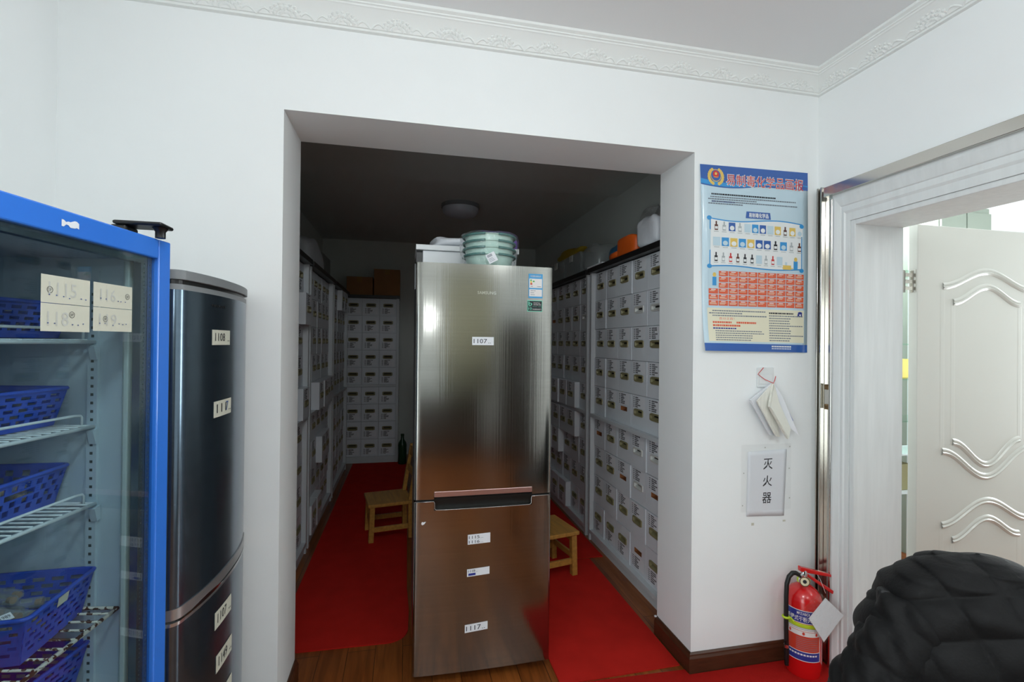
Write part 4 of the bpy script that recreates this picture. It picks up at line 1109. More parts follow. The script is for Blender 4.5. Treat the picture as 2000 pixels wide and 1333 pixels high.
CM = Matrix.Translation((-0.54, -0.65, 0)) @ Matrix.Rotation(math.atan2(-0.1692, 0.9856), 4, 'Z')
def basket(label, d0, u0, w, dep, h, z, yaw=0.0, style='slots', tagged=False):
    """rim rectangle with its front right corner at depth d0, distance u0 from the cooler's far side"""
    off = Matrix.Rotation(yaw, 3, 'Z') @ Vector((-dep / 2, -w / 2, 0))
    pos = CM @ (Vector((-d0, -u0, z)) + off)
    t = thing('basket', label, 'basket', pos, math.atan2(-0.1692, 0.9856) + yaw, 'blue plastic baskets in the display cooler')
    tp = 0.86
    def side(k, s, q):
        """k: side index; s in -1..1 along it; q in 0..1 up"""
        f = tp + (1 - tp) * q
        a, b = dep / 2 * f, w / 2 * f
        return ((a, s * b), (-s * a, b), (-a, -s * b), (s * a, -b))[k] + (h * q,)
    mb = MB()
    def quad(k, s0, s1, q0, q1): mb.add([side(k, s0, q0), side(k, s1, q0), side(k, s1, q1), side(k, s0, q1)], [(0, 1, 2, 3)])
    for k in range(4):
        quad(k, -1, 1, 0, 0.12); quad(k, -1, 1, 0.88, 1.0)
        rows = 5 if style == 'slots' else 4
        band = 0.76 / rows
        for r in range(rows):
            qa, qb = 0.12 + r * band, 0.12 + (r + 1) * band
            gap = band * (0.42 if style == 'slots' else 0.22)
            quad(k, -1, 1, qa, qa + gap)
            nslot = 6
            off = 0.5 if r % 2 else 0.0
            web = 0.35 if style == 'slots' else 0.5
            edges = [-0.9 + 1.8 * (i + off) / nslot for i in range(-1, nslot + 2)]
            prev = -1.0
            for e in edges:
                a_, b_ = e - web * 0.15, e + web * 0.15
                a_, b_ = max(-1, a_), min(1, b_)
                if b_ <= -1 or a_ >= 1: continue
                if style == 'holes' and k == 0 and r == 2 and -0.5 < e < 0.1: continue
                quad(k, a_, b_, qa + gap, qb)
            quad(k, -1, -0.93, qa + gap, qb); quad(k, 0.93, 1, qa + gap, qb)
    a, b = dep / 2 * tp, w / 2 * tp
    mb.add([(-a, -b, 0), (a, -b, 0), (a, b, 0), (-a, b, 0)], [(0, 1, 2, 3)])
    mb.build('body', 'basket_blue', t, solid=0.0022)
    rm = MB(); a, b = dep / 2 + 0.003, w / 2 + 0.003
    cr_ = []
    for cx, cy, an in ((a, -b, -PI / 2), (a, b, 0), (-a, b, PI / 2), (-a, -b, PI)):
        for i in range(4):
            an_ = an + PI / 2 * i / 3
            cr_.append((cx - math.copysign(0.012, cx) + 0.012 * math.cos(an_), cy - math.copysign(0.012, cy) + 0.012 * math.sin(an_), h))
    rm.tube(cr_, 0.0042, 6, 0, True)
    rm.build('rim', 'basket_blue', t, smooth=True)
    if tagged:
        p = [side(0, s, q) for s, q in ((-0.16, 0.72), (0.16, 0.72), (0.16, 0.98), (-0.16, 0.98))]
        MB().add([(x + 0.003, y, z_) for x, y, z_ in p], [(0, 1, 2, 3)]).build('label_strip', 'paper_cream', t)
    return pos
def vial_proto(label, group):
    t = thing('vial', label, 'vial', (0, 0, 0), 0, group)
    MB().lathe([(0.0, 0), (0.0085, 0.0005), (0.0098, 0.003), (0.0098, 0.062), (0.006, 0.069), (0.006, 0.076), (0.0, 0.0765)], (0, 0, 0), 12).build('body', 'vial_glass', t, smooth=50)
    MB().lathe([(0.0, 0.002), (0.0066, 0.002), (0.0066, 0.013), (0.0, 0.013)], (0, 0, 0), 10).build('contents', 'amber', t, smooth=50)
    return t
first_vial = {}
VR = random.Random(8)
def fill(pos, w, dep, n, label, z0, layers=1, labels=0):
    grp = label.split(' lying ')[-1] if ' lying ' in label else label
    for i in range(n):
        la = i % layers
        x = VR.uniform(-dep / 2 + 0.05, dep / 2 - 0.02); y = VR.uniform(-w / 2 + 0.024, w / 2 - 0.024)
        an = math.atan2(-0.1692, 0.9856)
        p = Vector((pos[0] + x * math.cos(an) - y * math.sin(an), pos[1] + x * math.sin(an) + y * math.cos(an), pos[2] + z0 + 0.016 * la))
        if 'p' not in first_vial:
            v = vial_proto(label, 'vials ' + grp); first_vial['p'] = v
        else:
            v = dup(first_vial['p'], p, 0, label, None, 'vials ' + grp)
        v.location = p
        v.rotation_euler = (VR.uniform(-0.15, 0.15), PI / 2 + VR.uniform(-0.2, 0.2) * 0.3 - PI, an + VR.uniform(-0.35, 0.35))
p1 = basket('blue basket on the top wire shelf behind the number cards', 0.175, 0.055, 0.215, 0.225, 0.072, 1.4525, style='slots')
p2 = basket('blue slotted basket on the second wire shelf from top', 0.165, 0.075, 0.215, 0.23, 0.078, 1.2665, style='slots')
p3 = basket('blue basket with round holes on the third wire shelf', 0.176, 0.060, 0.205, 0.215, 0.078, 1.0965, yaw=math.radians(7), style='holes')
p4 = basket('blue basket with white label strip on the rusty wire shelf', 0.119, 0.056, 0.205, 0.235, 0.088, 0.857, yaw=math.radians(11), style='slots', tagged=True)
p5 = basket('blue basket below the rusty shelf at photo bottom left', 0.130, 0.056, 0.215, 0.23, 0.085, 0.6985, style='slots')
fill(p1, 0.205, 0.21, 8, 'clear glass vial lying in the top shelf basket', 0.012)
fill(p2, 0.205, 0.21, 14, 'clear glass vial lying in the second shelf basket', 0.012, 2)
fill(p3, 0.185, 0.19, 22, 'clear glass vial lying in the round-holed basket', 0.012, 3)
fill(p4, 0.185, 0.20, 36, 'clear glass vial lying in the label-strip basket', 0.014, 4)
# two tags on vial bags
for k, (dx, dy, s) in enumerate(((0.075, -0.055, 'n1989'), (0.062, -0.085, '1767'))):
    an = math.atan2(-0.1692, 0.9856)
    mb = MB(); T = Matrix.Translation((p4[0] + dx * math.cos(an) - dy * math.sin(an), p4[1] + dx * math.sin(an) + dy * math.cos(an), 0.857 + 0.078)) @ Matrix.Rotation(an + 1.2, 4, 'Z') @ Matrix.Rotation(0.5, 4, 'X')
    rect(mb, lambda u, v: tuple(T @ Vector((u, v, 0))), -0.013, 0.013, -0.008, 0.008, 0)
    lettering(mb, s, lambda u, v: tuple(T @ Vector((u, v, 0.0005))), -0.010, 0.010, -0.003, 0.004, 1)
    tag(mb.build('paper_tag', ['paper', 'ink']), ('white tag lettered in black on the vials, right of two', 'fainter white tag on the vials, left of two')[k], 'tag')
t = thing('desk_stand', 'black plastic stand lying on top of the blue cooler', 'stand', (-0.575, -0.70, CH + 0.0005))
MB().lathe([(0.010, 0), (0.010, 0.014), (0.016, 0.022)], (0.035, 0.0, 0), 14).build('stem', 'black_plastic', t, smooth=40)
MB().box(-0.045, 0.050, -0.03, 0.03, 0.0225, 0.031).box(-0.05, -0.02, -0.026, 0.026, 0.0, 0.0222).build('plate', 'black_plastic', t, bevel=0.004)

# ------------------------------------------------------------------ poster
PTL, PTR, PBL, PBR = (1.269, 2.257), (1.835, 2.264), (1.291, 1.426), (1.836, 1.420)
def pmap(off):
    def f(u, v):          # u right 0..1, v down 0..1
        x = (1 - v) * ((1 - u) * PTL[0] + u * PTR[0]) + v * ((1 - u) * PBL[0] + u * PBR[0])
        z = (1 - v) * ((1 - u) * PTL[1] + u * PTR[1]) + v * ((1 - u) * PBL[1] + u * PBR[1])
        bulge = 0.004 + 0.007 * math.sin(PI * min(1, max(0, v))) * (0.6 + 0.4 * math.sin(PI * u)) + 0.016 * max(0, v - 0.72) ** 2 / 0.08 * (1.15 - u) + 0.004 * math.sin(PI * 2 * v) * (1 - u)
        return (x, -bulge - off, z)
    return f
po = thing('wall_poster', 'blue and white Chinese safety poster taped right of the opening', 'poster', (0, 0, 0))
mb = MB(); rect(mb, pmap(0), 0, 1, 0, 1, 0, 16, 40); mb.build('sheet', 'poster_sky', po, smooth=True, solid=0.0004)
mb = MB(); rect(mb, pmap(0.0008), 0, 1, 0, 0.10, 0, 16, 4)
N_ = 24
for i in range(N_):
    a, b = i / N_, (i + 1) / N_
    da = lambda q: 0.10 + 0.020 * math.sin(q * 5.2 + 0.4)
    mb.add([pmap(0.0008)(a, 0.0998), pmap(0.0008)(b, 0.0998), pmap(0.0008)(b, da(b)), pmap(0.0008)(a, da(a))], [(0, 1, 2, 3)], 0)
    mb.add([pmap(0.0014)(a, da(a) - 0.012 - 0.02 * (1 - a)), pmap(0.0014)(b, da(b) - 0.012 - 0.02 * (1 - b)), pmap(0.0014)(b, da(b) - 0.006), pmap(0.0014)(a, da(a) - 0.006)], [(0, 1, 2, 3)], 1)
mb.build('header_band', ['poster_blue', 'poster_cyan'], po)
mb = MB(); lettering(mb, '易制毒化学品画报', lambda a, b: pmap(0.0020)(a, b), 0.222, 0.958, 0.109, 0.039, 0, 0.03)
lettering(mb, '易制毒化学品画报', lambda a, b: pmap(0.0028)(a, b), 0.228, 0.952, 0.105, 0.043, 1, 0.0); mb.build('title', ['poster_white', 'poster_red'], po)
mb = MB()
for s in (-1, 1):
    for k in range(9):
        an = PI * 0.5 + s * (0.45 + k * 0.27)
        disc(mb, pmap(0.0018), 0.135 + 0.062 * math.cos(an) * 1.0, 0.062 + 0.042 * math.sin(an) * 1.0, 0.013, 0.010, 0, 8)
disc(mb, pmap(0.0021), 0.135, 0.056, 0.048, 0.034, 0, 24); disc(mb, pmap(0.0024), 0.135, 0.056, 0.043, 0.030, 1, 24)
disc(mb, pmap(0.0027), 0.135, 0.050, 0.028, 0.020, 2, 20); disc(mb, pmap(0.0030), 0.135, 0.047, 0.012, 0.009, 0, 5)
rect(mb, pmap(0.0030), 0.115, 0.155, 0.064, 0.067, 0)
mb.build('emblem', ['poster_gold', 'poster_blue', 'poster_red'], po)
tl = MB(); PR = random.Random(4)
def lines(u0, u1, v, h, mi, frac=1.0, off=0.0012):
    u = u0
    while u < u0 + (u1 - u0) * frac:
        w_ = PR.uniform(0.010, 0.022)
        rect(tl, pmap(off), u, u + w_, v, v + h, mi); u += w_ + 0.0035
lines(0.09, 0.68, 0.153, 0.008, 1)
lines(0.08, 0.88, 0.169, 0.006, 0); lines(0.06, 0.84, 0.181, 0.006, 0, 0.55); lines(0.09, 0.88, 0.193, 0.006, 0); lines(0.06, 0.84, 0.205, 0.006, 0, 0.4)
lines(0.09, 0.30, 0.193, 0.007, 2)
tl.build('small_print', ['ink_grey', 'ink', 'label_blue', 'poster_orange'], po)
tl = MB()
tagb = MB(); tagb.add([pmap(0.0012)(*q) for q in ((0.405, 0.240), (0.628, 0.240), (0.634, 0.277), (0.398, 0.277))], [(0, 1, 2, 3)], 0)
lettering(tagb, '易制毒化学品', lambda a, b: pmap(0.0018)(a, b), 0.425, 0.612, 0.272, 0.246, 1, 0.02); tagb.build('subtitle_tag', ['poster_blue', 'poster_white'], po)
sc_ = MB()
def scroll(off, g, mi):
    N2 = 24; top = [(0.07 + 0.87 * i / N2, 0.285 + 0.010 * math.sin(i / N2 * PI * 2) + 0.005 * i / N2) for i in range(N2 + 1)]
    bot = [(0.065 + 0.875 * i / N2, 0.548 - 0.006 * math.sin(i / N2 * PI * 2.2)) for i in range(N2 + 1)]
    wv = lambda v: 0.012 * math.sin((v - 0.28) / 0.27 * PI)
    f = pmap(off)
    vs = [f(a + (g if i == 0 else -g if i == N2 else 0), b + g * 0.7) for i, (a, b) in enumerate(top)] + [f(a + (g if i == 0 else -g if i == N2 else 0), b - g * 0.7) for i, (a, b) in enumerate(bot)]
    sc_.add(vs, [(i, i + 1, N2 + 2 + i, N2 + 1 + i) for i in range(N2)], mi)
scroll(0.0010, 0.0, 0); scroll(0.0014, 0.009, 1)
for q in ((0.065, 0.287), (0.935, 0.303), (0.065, 0.545), (0.935, 0.548)):
    disc(sc_, pmap(0.0017), q[0], q[1], 0.022, 0.012, 0, 10)
sc_.build('picture_panel', ['poster_cyan', 'poster_white'], po)
PM = ['poster_brown', 'poster_grey', 'poster_blue', 'poster_gold', 'poster_white', 'poster_red', 'poster_cyan', 'ink', 'poster_sky']
rows = [(0.302, 0.352, [0, 1, 2, 1, 8, 6, 2, 8, 3, 0, 3, 4]), (0.385, 0.436, [8, 6, 3, 6, 3, 2, 2, 7, 6, 1, 0]), (0.468, 0.516, [7, 1, 5, 0, 7, 7, 8, 1, 5, 8])]
for v0, v1, ks in rows:
    n2 = len(ks); wid = (0.86 if n2 > 10 else 0.66) / n2
    for i, k in enumerate(ks):
        pic = MB()
        u = 0.09 + wid * i
        sl = v0 + 0.012 * u
        if k in (0, 7, 5, 1):         # bottles
            rect(pic, pmap(0.0019), u + wid * 0.3, u + wid * 0.72, sl + 0.018, sl + 0.048, k)
            rect(pic, pmap(0.0019), u + wid * 0.42, u + wid * 0.60, sl, sl + 0.0179, k)
            rect(pic, pmap(0.0023), u + wid * 0.34, u + wid * 0.68, sl + 0.028, sl + 0.042, 4)
        else:
            rect(pic, pmap(0.0019), u + wid * 0.08, u + wid * 0.92, sl + 0.002, sl + 0.048, k)
            disc(pic, pmap(0.0023), u + wid * 0.5, sl + 0.032, wid * 0.3, 0.013, 4 if k in (2, 7, 3) else 8, 10)
        rect(pic, pmap(0.0019), u + wid * 0.2, u + wid * 0.8, sl + 0.054, sl + 0.057, 1)
        pic.build('picture', PM, po)
# bench illustration, and the picture square beside the grid
pic = MB()
rect(pic, pmap(0.0019), 0.745, 0.85, 0.535, 0.540, 3); rect(pic, pmap(0.0022), 0.75, 0.83, 0.522, 0.546, 3); rect(pic, pmap(0.0023), 0.77, 0.79, 0.505, 0.522, 8)
disc(pic, pmap(0.0021), 0.875, 0.488, 0.016, 0.012, 3, 12); rect(pic, pmap(0.0020), 0.855, 0.895, 0.498, 0.546, 6)
pic.build('illustration', PM, po)
pic = MB()
rect(pic, pmap(0.0012), 0.055, 0.150, 0.567, 0.650, 8); disc(pic, pmap(0.0016), 0.11, 0.59, 0.016, 0.012, 3, 12); rect(pic, pmap(0.0016), 0.092, 0.128, 0.602, 0.648, 6)
pic.build('illustration', PM, po)
og = MB()
for r in range(6):
    for c in range(10):
        if c == 0 and r < 3: continue
        u0 = 0.056 + 0.0905 * c; v0 = 0.567 + 0.0318 * r
        rect(og, pmap(0.0012), u0 + 0.003, u0 + 0.0875, v0 + 0.002, v0 + 0.0295, 0)
        rect(og, pmap(0.0017), u0 + 0.024, u0 + 0.066, v0 + 0.0055, v0 + 0.0095, 1)
        for k in range(PR.choice((1, 2, 2))): rect(og, pmap(0.0017), u0 + 0.012, u0 + PR.uniform(0.05, 0.08), v0 + 0.014 + 0.006 * k, v0 + 0.0165 + 0.006 * k, 2)
og.build('orange_grid', ['poster_orange', 'poster_white', 'poster_cream'], po)
cp = MB(); rect(cp, pmap(0.0009), 0.045, 0.965, 0.768, 0.948, 0, 10, 8); cp.build('cream_panel', 'poster_cream', po)
lines(0.09, 0.58, 0.780, 0.006, 0); lines(0.06, 0.54, 0.793, 0.006, 0, 0.6); lines(0.09, 0.58, 0.806, 0.006, 0)
lettering(tl, '百分之百！', lambda a, b: pmap(0.0014)(a, b), 0.15, 0.29, 0.831, 0.818, 3)
lines(0.09, 0.26, 0.840, 0.010, 3); lines(0.31, 0.49, 0.840, 0.010, 3); lines(0.09, 0.33, 0.857, 0.010, 3); lines(0.09, 0.29, 0.874, 0.007, 2)
for k in range(5): lines(0.11, 0.56, 0.889 + k * 0.012, 0.005, 0, PR.uniform(0.7, 1.0))
tl.build('small_print', ['ink_grey', 'ink', 'label_blue', 'poster_orange'], po)
tl = MB()
lines(0.62, 0.85, 0.784, 0.008, 1)
for k in range(11): lines(0.62, 0.82 if k % 4 else 0.94, 0.800 + k * 0.0135, 0.0055, 0)
tl.build('small_print', ['ink_grey', 'ink', 'label_blue', 'poster_orange'], po)
mb = MB(); rect(mb, pmap(0.0010), 0, 1, 0.958, 1.0, 0, 16, 3)
for k in range(12): rect(mb, pmap(0.0016), 0.64 + k * 0.0165, 0.652 + k * 0.0165, 0.966, 0.974, 1); rect(mb, pmap(0.0016), 0.64 + k * 0.0165, 0.650 + k * 0.0165, 0.979, 0.985, 1)
mb.build('footer_band', ['poster_blue', 'poster_white'], po)
mb = MB(); disc(mb, pmap(0.0014), 0.925, 0.783, 0.022, 0.007, 0, 14); rect(mb, pmap(0.0014), 0.900, 0.945, 0.788, 0.800, 0); disc(mb, pmap(0.0018), 0.925, 0.794, 0.009, 0.005, 1, 10); mb.build('telephone_symbol', ['label_blue', 'poster_white'], po)

# ------------------------------------------------------------------ switch, notebook, sign
t = thing('light_switch', 'white square wall switch with notebook hung in front of it', 'switch', (1.612, 0, 1.305))
MB().box(-0.043, 0.043, -0.009, 0.0, -0.045, 0.045).build('plate', 'switch_white', t, bevel=0.003)
MB().box(-0.034, 0.034, -0.012, -0.009, -0.030, 0.016).build('rocker', 'switch_white', t, bevel=0.002)
nb = thing('notebook', 'open notebook hanging by a red string below the switch', 'notebook', (1.631, -0.030, 1.283))
def page(mb, poly, ys, th, mi=0):
    P = [(x - 1.631, y + 0.030, z - 1.283) for (x, z), y in zip(poly, ys)]
    n2 = len(P)
    mb.add(P + [(x, y + th, z) for x, y, z in P], [tuple(range(n2)), tuple(range(2 * n2 - 1, n2 - 1, -1))] + [(i, n2 + i, n2 + (i + 1) % n2, (i + 1) % n2) for i in range(n2)], mi)
mb = MB(); page(mb, [(1.631, 1.279), (1.509, 1.206), (1.613, 1.046), (1.650, 1.040), (1.640, 1.2)], (-0.024, -0.040, -0.040, -0.026, -0.020), 0.010, 0)
page(mb, [(1.631, 1.279), (1.529, 1.203), (1.628, 1.043), (1.662, 1.036), (1.645, 1.2)], (-0.030, -0.056, -0.058, -0.040, -0.026), 0.008, 1)
page(mb, [(1.631, 1.279), (1.582, 1.179), (1.674, 1.033), (1.681, 1.034), (1.65, 1.2)], (-0.036, -0.072, -0.076, -0.072, -0.034), 0.014, 1)
mb.build('page_stack', ['paper', 'page_edges'], nb)
mb = MB(); page(mb, [(1.631, 1.280), (1.583, 1.180), (1.681, 1.034), (1.710, 1.078), (1.639, 1.227)], (-0.040, -0.0735, -0.0735, -0.050, -0.040), 0.001, 0); mb.build('open_page', 'page_white', nb)
mb = MB(); page(mb, [(1.634, 1.276), (1.662, 1.227), (1.744, 1.045), (1.710, 1.078), (1.640, 1.226)], (-0.036, -0.050, -0.062, -0.044, -0.034), 0.0015, 0); mb.build('inside_cover', 'paper', nb)
mb = MB(); page(mb, [(1.632, 1.278), (1.664, 1.230), (1.694, 1.182), (1.732, 1.110), (1.728, 1.092), (1.69, 1.15), (1.646, 1.23)], (-0.030, -0.034, -0.036, -0.040, -0.040, -0.034, -0.030), 0.0015, 0); mb.build('back_cover', 'cover_blue', nb)
mb = MB(); mb.tube([(x - 1.631, y + 0.03, z - 1.283) for x, y, z in ((1.597, -0.012, 1.350), (1.567, -0.013, 1.320), (1.60, -0.018, 1.296), (1.631, -0.034, 1.280), (1.650, -0.02, 1.292), (1.661, -0.013, 1.310))], 0.0015, 6)
mb.build('string', 'string_red', nb)
t = thing('paper_sign', 'white paper sign lettered for the fire extinguisher, taped to the wall', 'sign', (1.622, 0, 0.82))
def sg(off):
    def f(u, v):
        x = (1 - v) * ((1 - u) * 1.526 + u * 1.733) + v * ((1 - u) * 1.520 + u * 1.719) - 1.622
        z = (1 - v) * ((1 - u) * 0.966 + u * 0.972) + v * ((1 - u) * 0.673 + u * 0.664) - 0.82
        return (x, -0.003 - off - 0.0008 * (math.sin(u * 9) * 0.3 + 0.5) * max(0, v - 0.9) * 10, z)
    return f
mb = MB(); rect(mb, sg(0), 0, 1, 0, 1, 0, 12, 12); mb.build('sheet', 'paper', t, smooth=True, solid=0.0004)
mb = MB()
for k, ch in enumerate('灭火器'):
    v = 0.125 + k * 0.258
    lettering(mb, ch, lambda a, b: sg(0.0008)(a, b), 0.40, 0.64, v + 0.165, v, 0, 0.004)
mb.build('lettering', 'ink', t)
mb = MB(); fz = lambda u, v: (1.490 + 0.265 * u - 1.622, -0.0045, 0.998 - 0.305 * v - 0.82); rect(mb, fz, 0, 1, 0, 1, 0, 4, 4)
fz1 = lambda u, v: (1.490 + 0.265 * u - 1.622, -0.0050, 0.998 - 0.305 * v - 0.82)
for a, b in ((0.47, 0.05), (0.97, 0.05), (0.05, 0.42), (0.96, 0.38), (0.03, 0.90), (0.97, 0.83)): disc(mb, fz1, a, b, 0.013, 0.011, 1, 10)
mb.build('clear_tape', ['tape_clear', 'ink_faded'], t)
mb = MB(); rect(mb, lambda u, v: (u, -0.0006, v), 1.548, 1.562, 0.628, 0.640, 0); mb.build('tape_residue', 'paper_cream')
tag(bpy.data.objects['tape_residue'], 'yellowed tape scrap on the wall below the sign, left one', 'tape scrap')
mb = MB(); rect(mb, lambda u, v: (u, -0.0006, v), 1.715, 1.730, 0.635, 0.643, 0); o_ = mb.build('tape_residue', 'paper_cream')
tag(o_, 'yellowed tape scrap on the wall below the sign, right one', 'tape scrap')

# ------------------------------------------------------------------ fire extinguisher
EX, EY = 1.742, -0.094
ex = thing('fire_extinguisher', 'red fire extinguisher standing on the mat in the corner', 'fire extinguisher', (EX, EY, 0.0078), math.radians(-8))
ER = 0.073
MB().lathe([(0.0, 0.0), (ER - 0.006, 0.0), (ER - 0.003, 0.012), (ER - 0.002, 0.028), (ER, 0.034), (ER, 0.325), (ER - 0.006, 0.345), (ER - 0.022, 0.366), (0.034, 0.378), (0.022, 0.384), (0.022, 0.392), (0.0, 0.392)], n=40).build('cylinder', 'ext_red', ex, smooth=50)
MB().lathe([(0.026, 0.3925), (0.026, 0.404), (0.020, 0.408)], n=20).build('neck_ring', 'ring_lime', ex)
vb = MB().lathe([(0.016, 0.4085), (0.016, 0.435), (0.012, 0.445)], n=16)
vb.tube([(0, 0, 0.424), (-0.030, -0.012, 0.428)], 0.009, 10)
vb.build('valve', 'chrome', ex, smooth=40)
gd = MB(); cdir = Vector((-0.35, -0.93, 0.1)).normalized()
gc = Vector((-0.020, -0.030, 0.412))
gd.tube([gc, gc + cdir * 0.016], 0.021, 20, 0); gd.tube([gc + cdir * 0.0161, gc + cdir * 0.0165], 0.017, 20, 1)
gd.tube([gc + cdir * 0.0166, gc + cdir * 0.0169], 0.008, 12, 2)
gd.build('pressure_gauge', ['chrome', 'gauge_face', 'ink'], ex)
hd = MB()
hd.hexa([(-0.02, -0.012, 0.440), (0.125, -0.012, 0.412), (0.125, 0.012, 0.412), (-0.02, 0.012, 0.440), (-0.02, -0.012, 0.462), (0.125, -0.010, 0.424), (0.125, 0.010, 0.424), (-0.02, 0.012, 0.462)])
hd.build('lever', 'ext_red', ex, bevel=0.004, seg=3)
MB().hexa([(0.0, -0.011, 0.425), (0.118, -0.030, 0.345), (0.118, -0.010, 0.345), (0.0, 0.011, 0.425), (0.0, -0.011, 0.440), (0.122, -0.030, 0.360), (0.122, -0.010, 0.360), (0.0, 0.011, 0.440)]).build('carry_handle', 'ext_red', ex, bevel=0.004, seg=3)
hz = MB(); hp_ = [(-0.030, -0.012, 0.428), (-0.045, -0.014, 0.438), (-0.062, -0.016, 0.440), (-0.080, -0.018, 0.425), (-0.091, -0.020, 0.395), (-0.095, -0.022, 0.34), (-0.095, -0.022, 0.27), (-0.094, -0.022, 0.20), (-0.092, -0.022, 0.13)]
pts = []
for i in range(len(hp_) - 1):
    for k in range(3):
        a = Vector(hp_[i]).lerp(Vector(hp_[i + 1]), k / 3); pts.append(a)
pts.append(Vector(hp_[-1]))
hz.tube(pts, 0.0095, 10); hz.build('hose', 'rubber_black', ex, smooth=True)
MB().tube([(-0.092, -0.022, 0.131), (-0.0915, -0.022, 0.118)], 0.0108, 12).build('ferrule', 'steel_edge', ex, smooth=40)
MB().tube([(-0.0915, -0.022, 0.1175), (-0.091, -0.022, 0.07), (-0.0905, -0.022, 0.04)], 0.01, 12, radii=[0.0105, 0.0095, 0.0085]).build('nozzle', 'rubber_black', ex, smooth=40)
bd = MB(); bd.lathe([(ER + 0.0012, 0.222), (ER + 0.002, 0.226), (ER + 0.002, 0.234), (ER + 0.0012, 0.238)], n=40)
bd.f = [f for f in bd.f if len(f) == 4]; bd.m = [0] * len(bd.f)
bd.tube([(-0.095 + 0.0125 * math.cos(a * PI / 6), -0.022 + 0.0125 * math.sin(a * PI / 6), 0.252) for a in range(12)], 0.005, 6, 0, True)
bd.tube([(-0.083, -0.025, 0.252), (-0.074, -0.03, 0.246), (-0.068, -0.035, 0.235)], 0.004, 6)
bd.build('hose_strap', 'ring_lime', ex, smooth=40)
# wrapped label
def cyl(off):
    return lambda a, v: ((ER + off) * math.cos(a), (ER + off) * math.sin(a), v)
A0, A1 = math.radians(180), math.radians(292)
lb = MB()
def lrect(u0, u1, v0, v1, mi, off): rect(lb, lambda u, v: cyl(off)(A0 + (A1 - A0) * u, v), u0, u1, v0, v1, mi, 14)
lrect(0, 1, 0.078, 0.296, 0, 0.0006); lrect(0.02, 0.975, 0.243, 0.293, 1, 0.0009); lrect(0.02, 0.975, 0.120, 0.186, 2, 0.0009); lrect(0.02, 0.975, 0.081, 0.117, 1, 0.0009); lrect(0.02, 0.975, 0.237, 0.240, 2, 0.0009)
cf = lambda off: (lambda u, v: cyl(off)(A0 + (A1 - A0) * u, v))
lettering(lb, '手提式干粉灭火器', cf(0.0012), 0.02, 0.95, 0.248, 0.270, 0, 0.015)
lettering(lb, 'MFZ/ABC4', cf(0.0012), 0.32, 0.66, 0.276, 0.288, 0, 0.01)
for q in (0.12, 0.5, 0.86): disc(lb, cf(0.0012), q, 0.197, 0.035, 0.007, 2, 12)
for k in range(7):
    lrect(0.3, 0.9, 0.128 + k * 0.008, 0.130 + k * 0.008, 3, 0.0012)
for k in range(10): lrect(0.10 + 0.08 * k, 0.16 + 0.08 * k, 0.102, 0.109, 0, 0.0012)
for k in range(3): lrect(0.06, 0.9, 0.214 + k * 0.006, 0.2155 + k * 0.006, 3, 0.0012)
lrect(0.02, 0.975, 0.206, 0.2075, 2, 0.0012)
lb.build('label', ['label_white', 'label_blue', 'label_red', 'ink_grey'], ex)
# inspection card in a clear sleeve hanging from the handle
tc = thing('inspection_card', 'blank white card in a clear sleeve hanging from the extinguisher handle', 'card', (1.80, -0.185, 0.30))
CA = math.radians(40)
def cdf(off):
    def f(u, v):
        x = u * math.cos(CA) - v * math.sin(CA) ; z = -u * math.sin(CA) - v * math.cos(CA)
        return (x, -off + 0.02 * (z + 0.1), z)
    return f
def cd(pts, off): return [(x - 1.80, -off + 0.1 * (z - 0.30) * -0.15, z - 0.30) for x, z in pts]
mb = MB(); mb.add(cd([(1.684, 0.293), (1.766, 0.372), (1.862, 0.286), (1.763, 0.182)], 0.0), [(0, 1, 2, 3)]); mb.build('card', 'paper', tc, solid=0.0006)
mb = MB(); mb.add(cd([(1.645, 0.335), (1.735, 0.400), (1.875, 0.290), (1.765, 0.172)], 0.002), [(0, 1, 2, 3)]); mb.build('sleeve', 'film_clear', tc)
mb = MB(); mb.tube([(1.778 - 1.80, 0.01, 0.385 - 0.30), (1.790 - 1.80, 0.05, 0.425 - 0.30), (1.800 - 1.80, 0.085, 0.44 - 0.30)], 0.0012, 5); mb.build('wire_tie', 'chrome', tc)

# ------------------------------------------------------------------ black quilted jacket over a chair, near right
JX, JY = 1.315, -1.05
JR = math.radians(-36)
ch = thing('office_chair', 'dark chair under the black quilted jacket', 'chair', (JX, JY, 0), JR)
MB().box(-0.20, 0.20, -0.045, -0.010, 0.50, 0.86).build('backrest', 'chair_black', ch, bevel=0.012, seg=3)
MB().box(-0.22, 0.22, -0.50, -0.05, 0.42, 0.47).build('seat', 'chair_black', ch, bevel=0.012, seg=3)
for sx in (-1, 1):
    MB().tube([(sx * 0.18, -0.47, 0.0085), (sx * 0.18, -0.47, 0.419)], 0.014, 10).build('leg', 'chair_black', ch)
    MB().tube([(sx * 0.18, -0.03, 0.0085), (sx * 0.18, -0.03, 0.50)], 0.014, 10).build('leg', 'chair_black', ch)
jk = thing('puffer_jacket', 'black quilted puffer jacket draped over a chair back, lower right', 'jacket', (JX, JY, 0), JR)
def interp(t, tab):
    for i in range(len(tab) - 1):
        if t <= tab[i + 1][0]:
            f = (t - tab[i][0]) / (tab[i + 1][0] - tab[i][0]); f = f * f * (3 - 2 * f)
            return tab[i][1] + (tab[i + 1][1] - tab[i][1]) * f
    return tab[-1][1]
WID = [(0.45, 0.26), (0.62, 0.248), (0.72, 0.230), (0.80, 0.204), (0.86, 0.174), (0.90, 0.144), (0.93, 0.112), (0.950, 0.076), (0.961, 0.038), (0.964, 0.002)]
DEP = [(0.45, 0.14), (0.70, 0.135), (0.85, 0.115), (0.91, 0.088), (0.94, 0.060), (0.958, 0.026), (0.964, 0.001)]
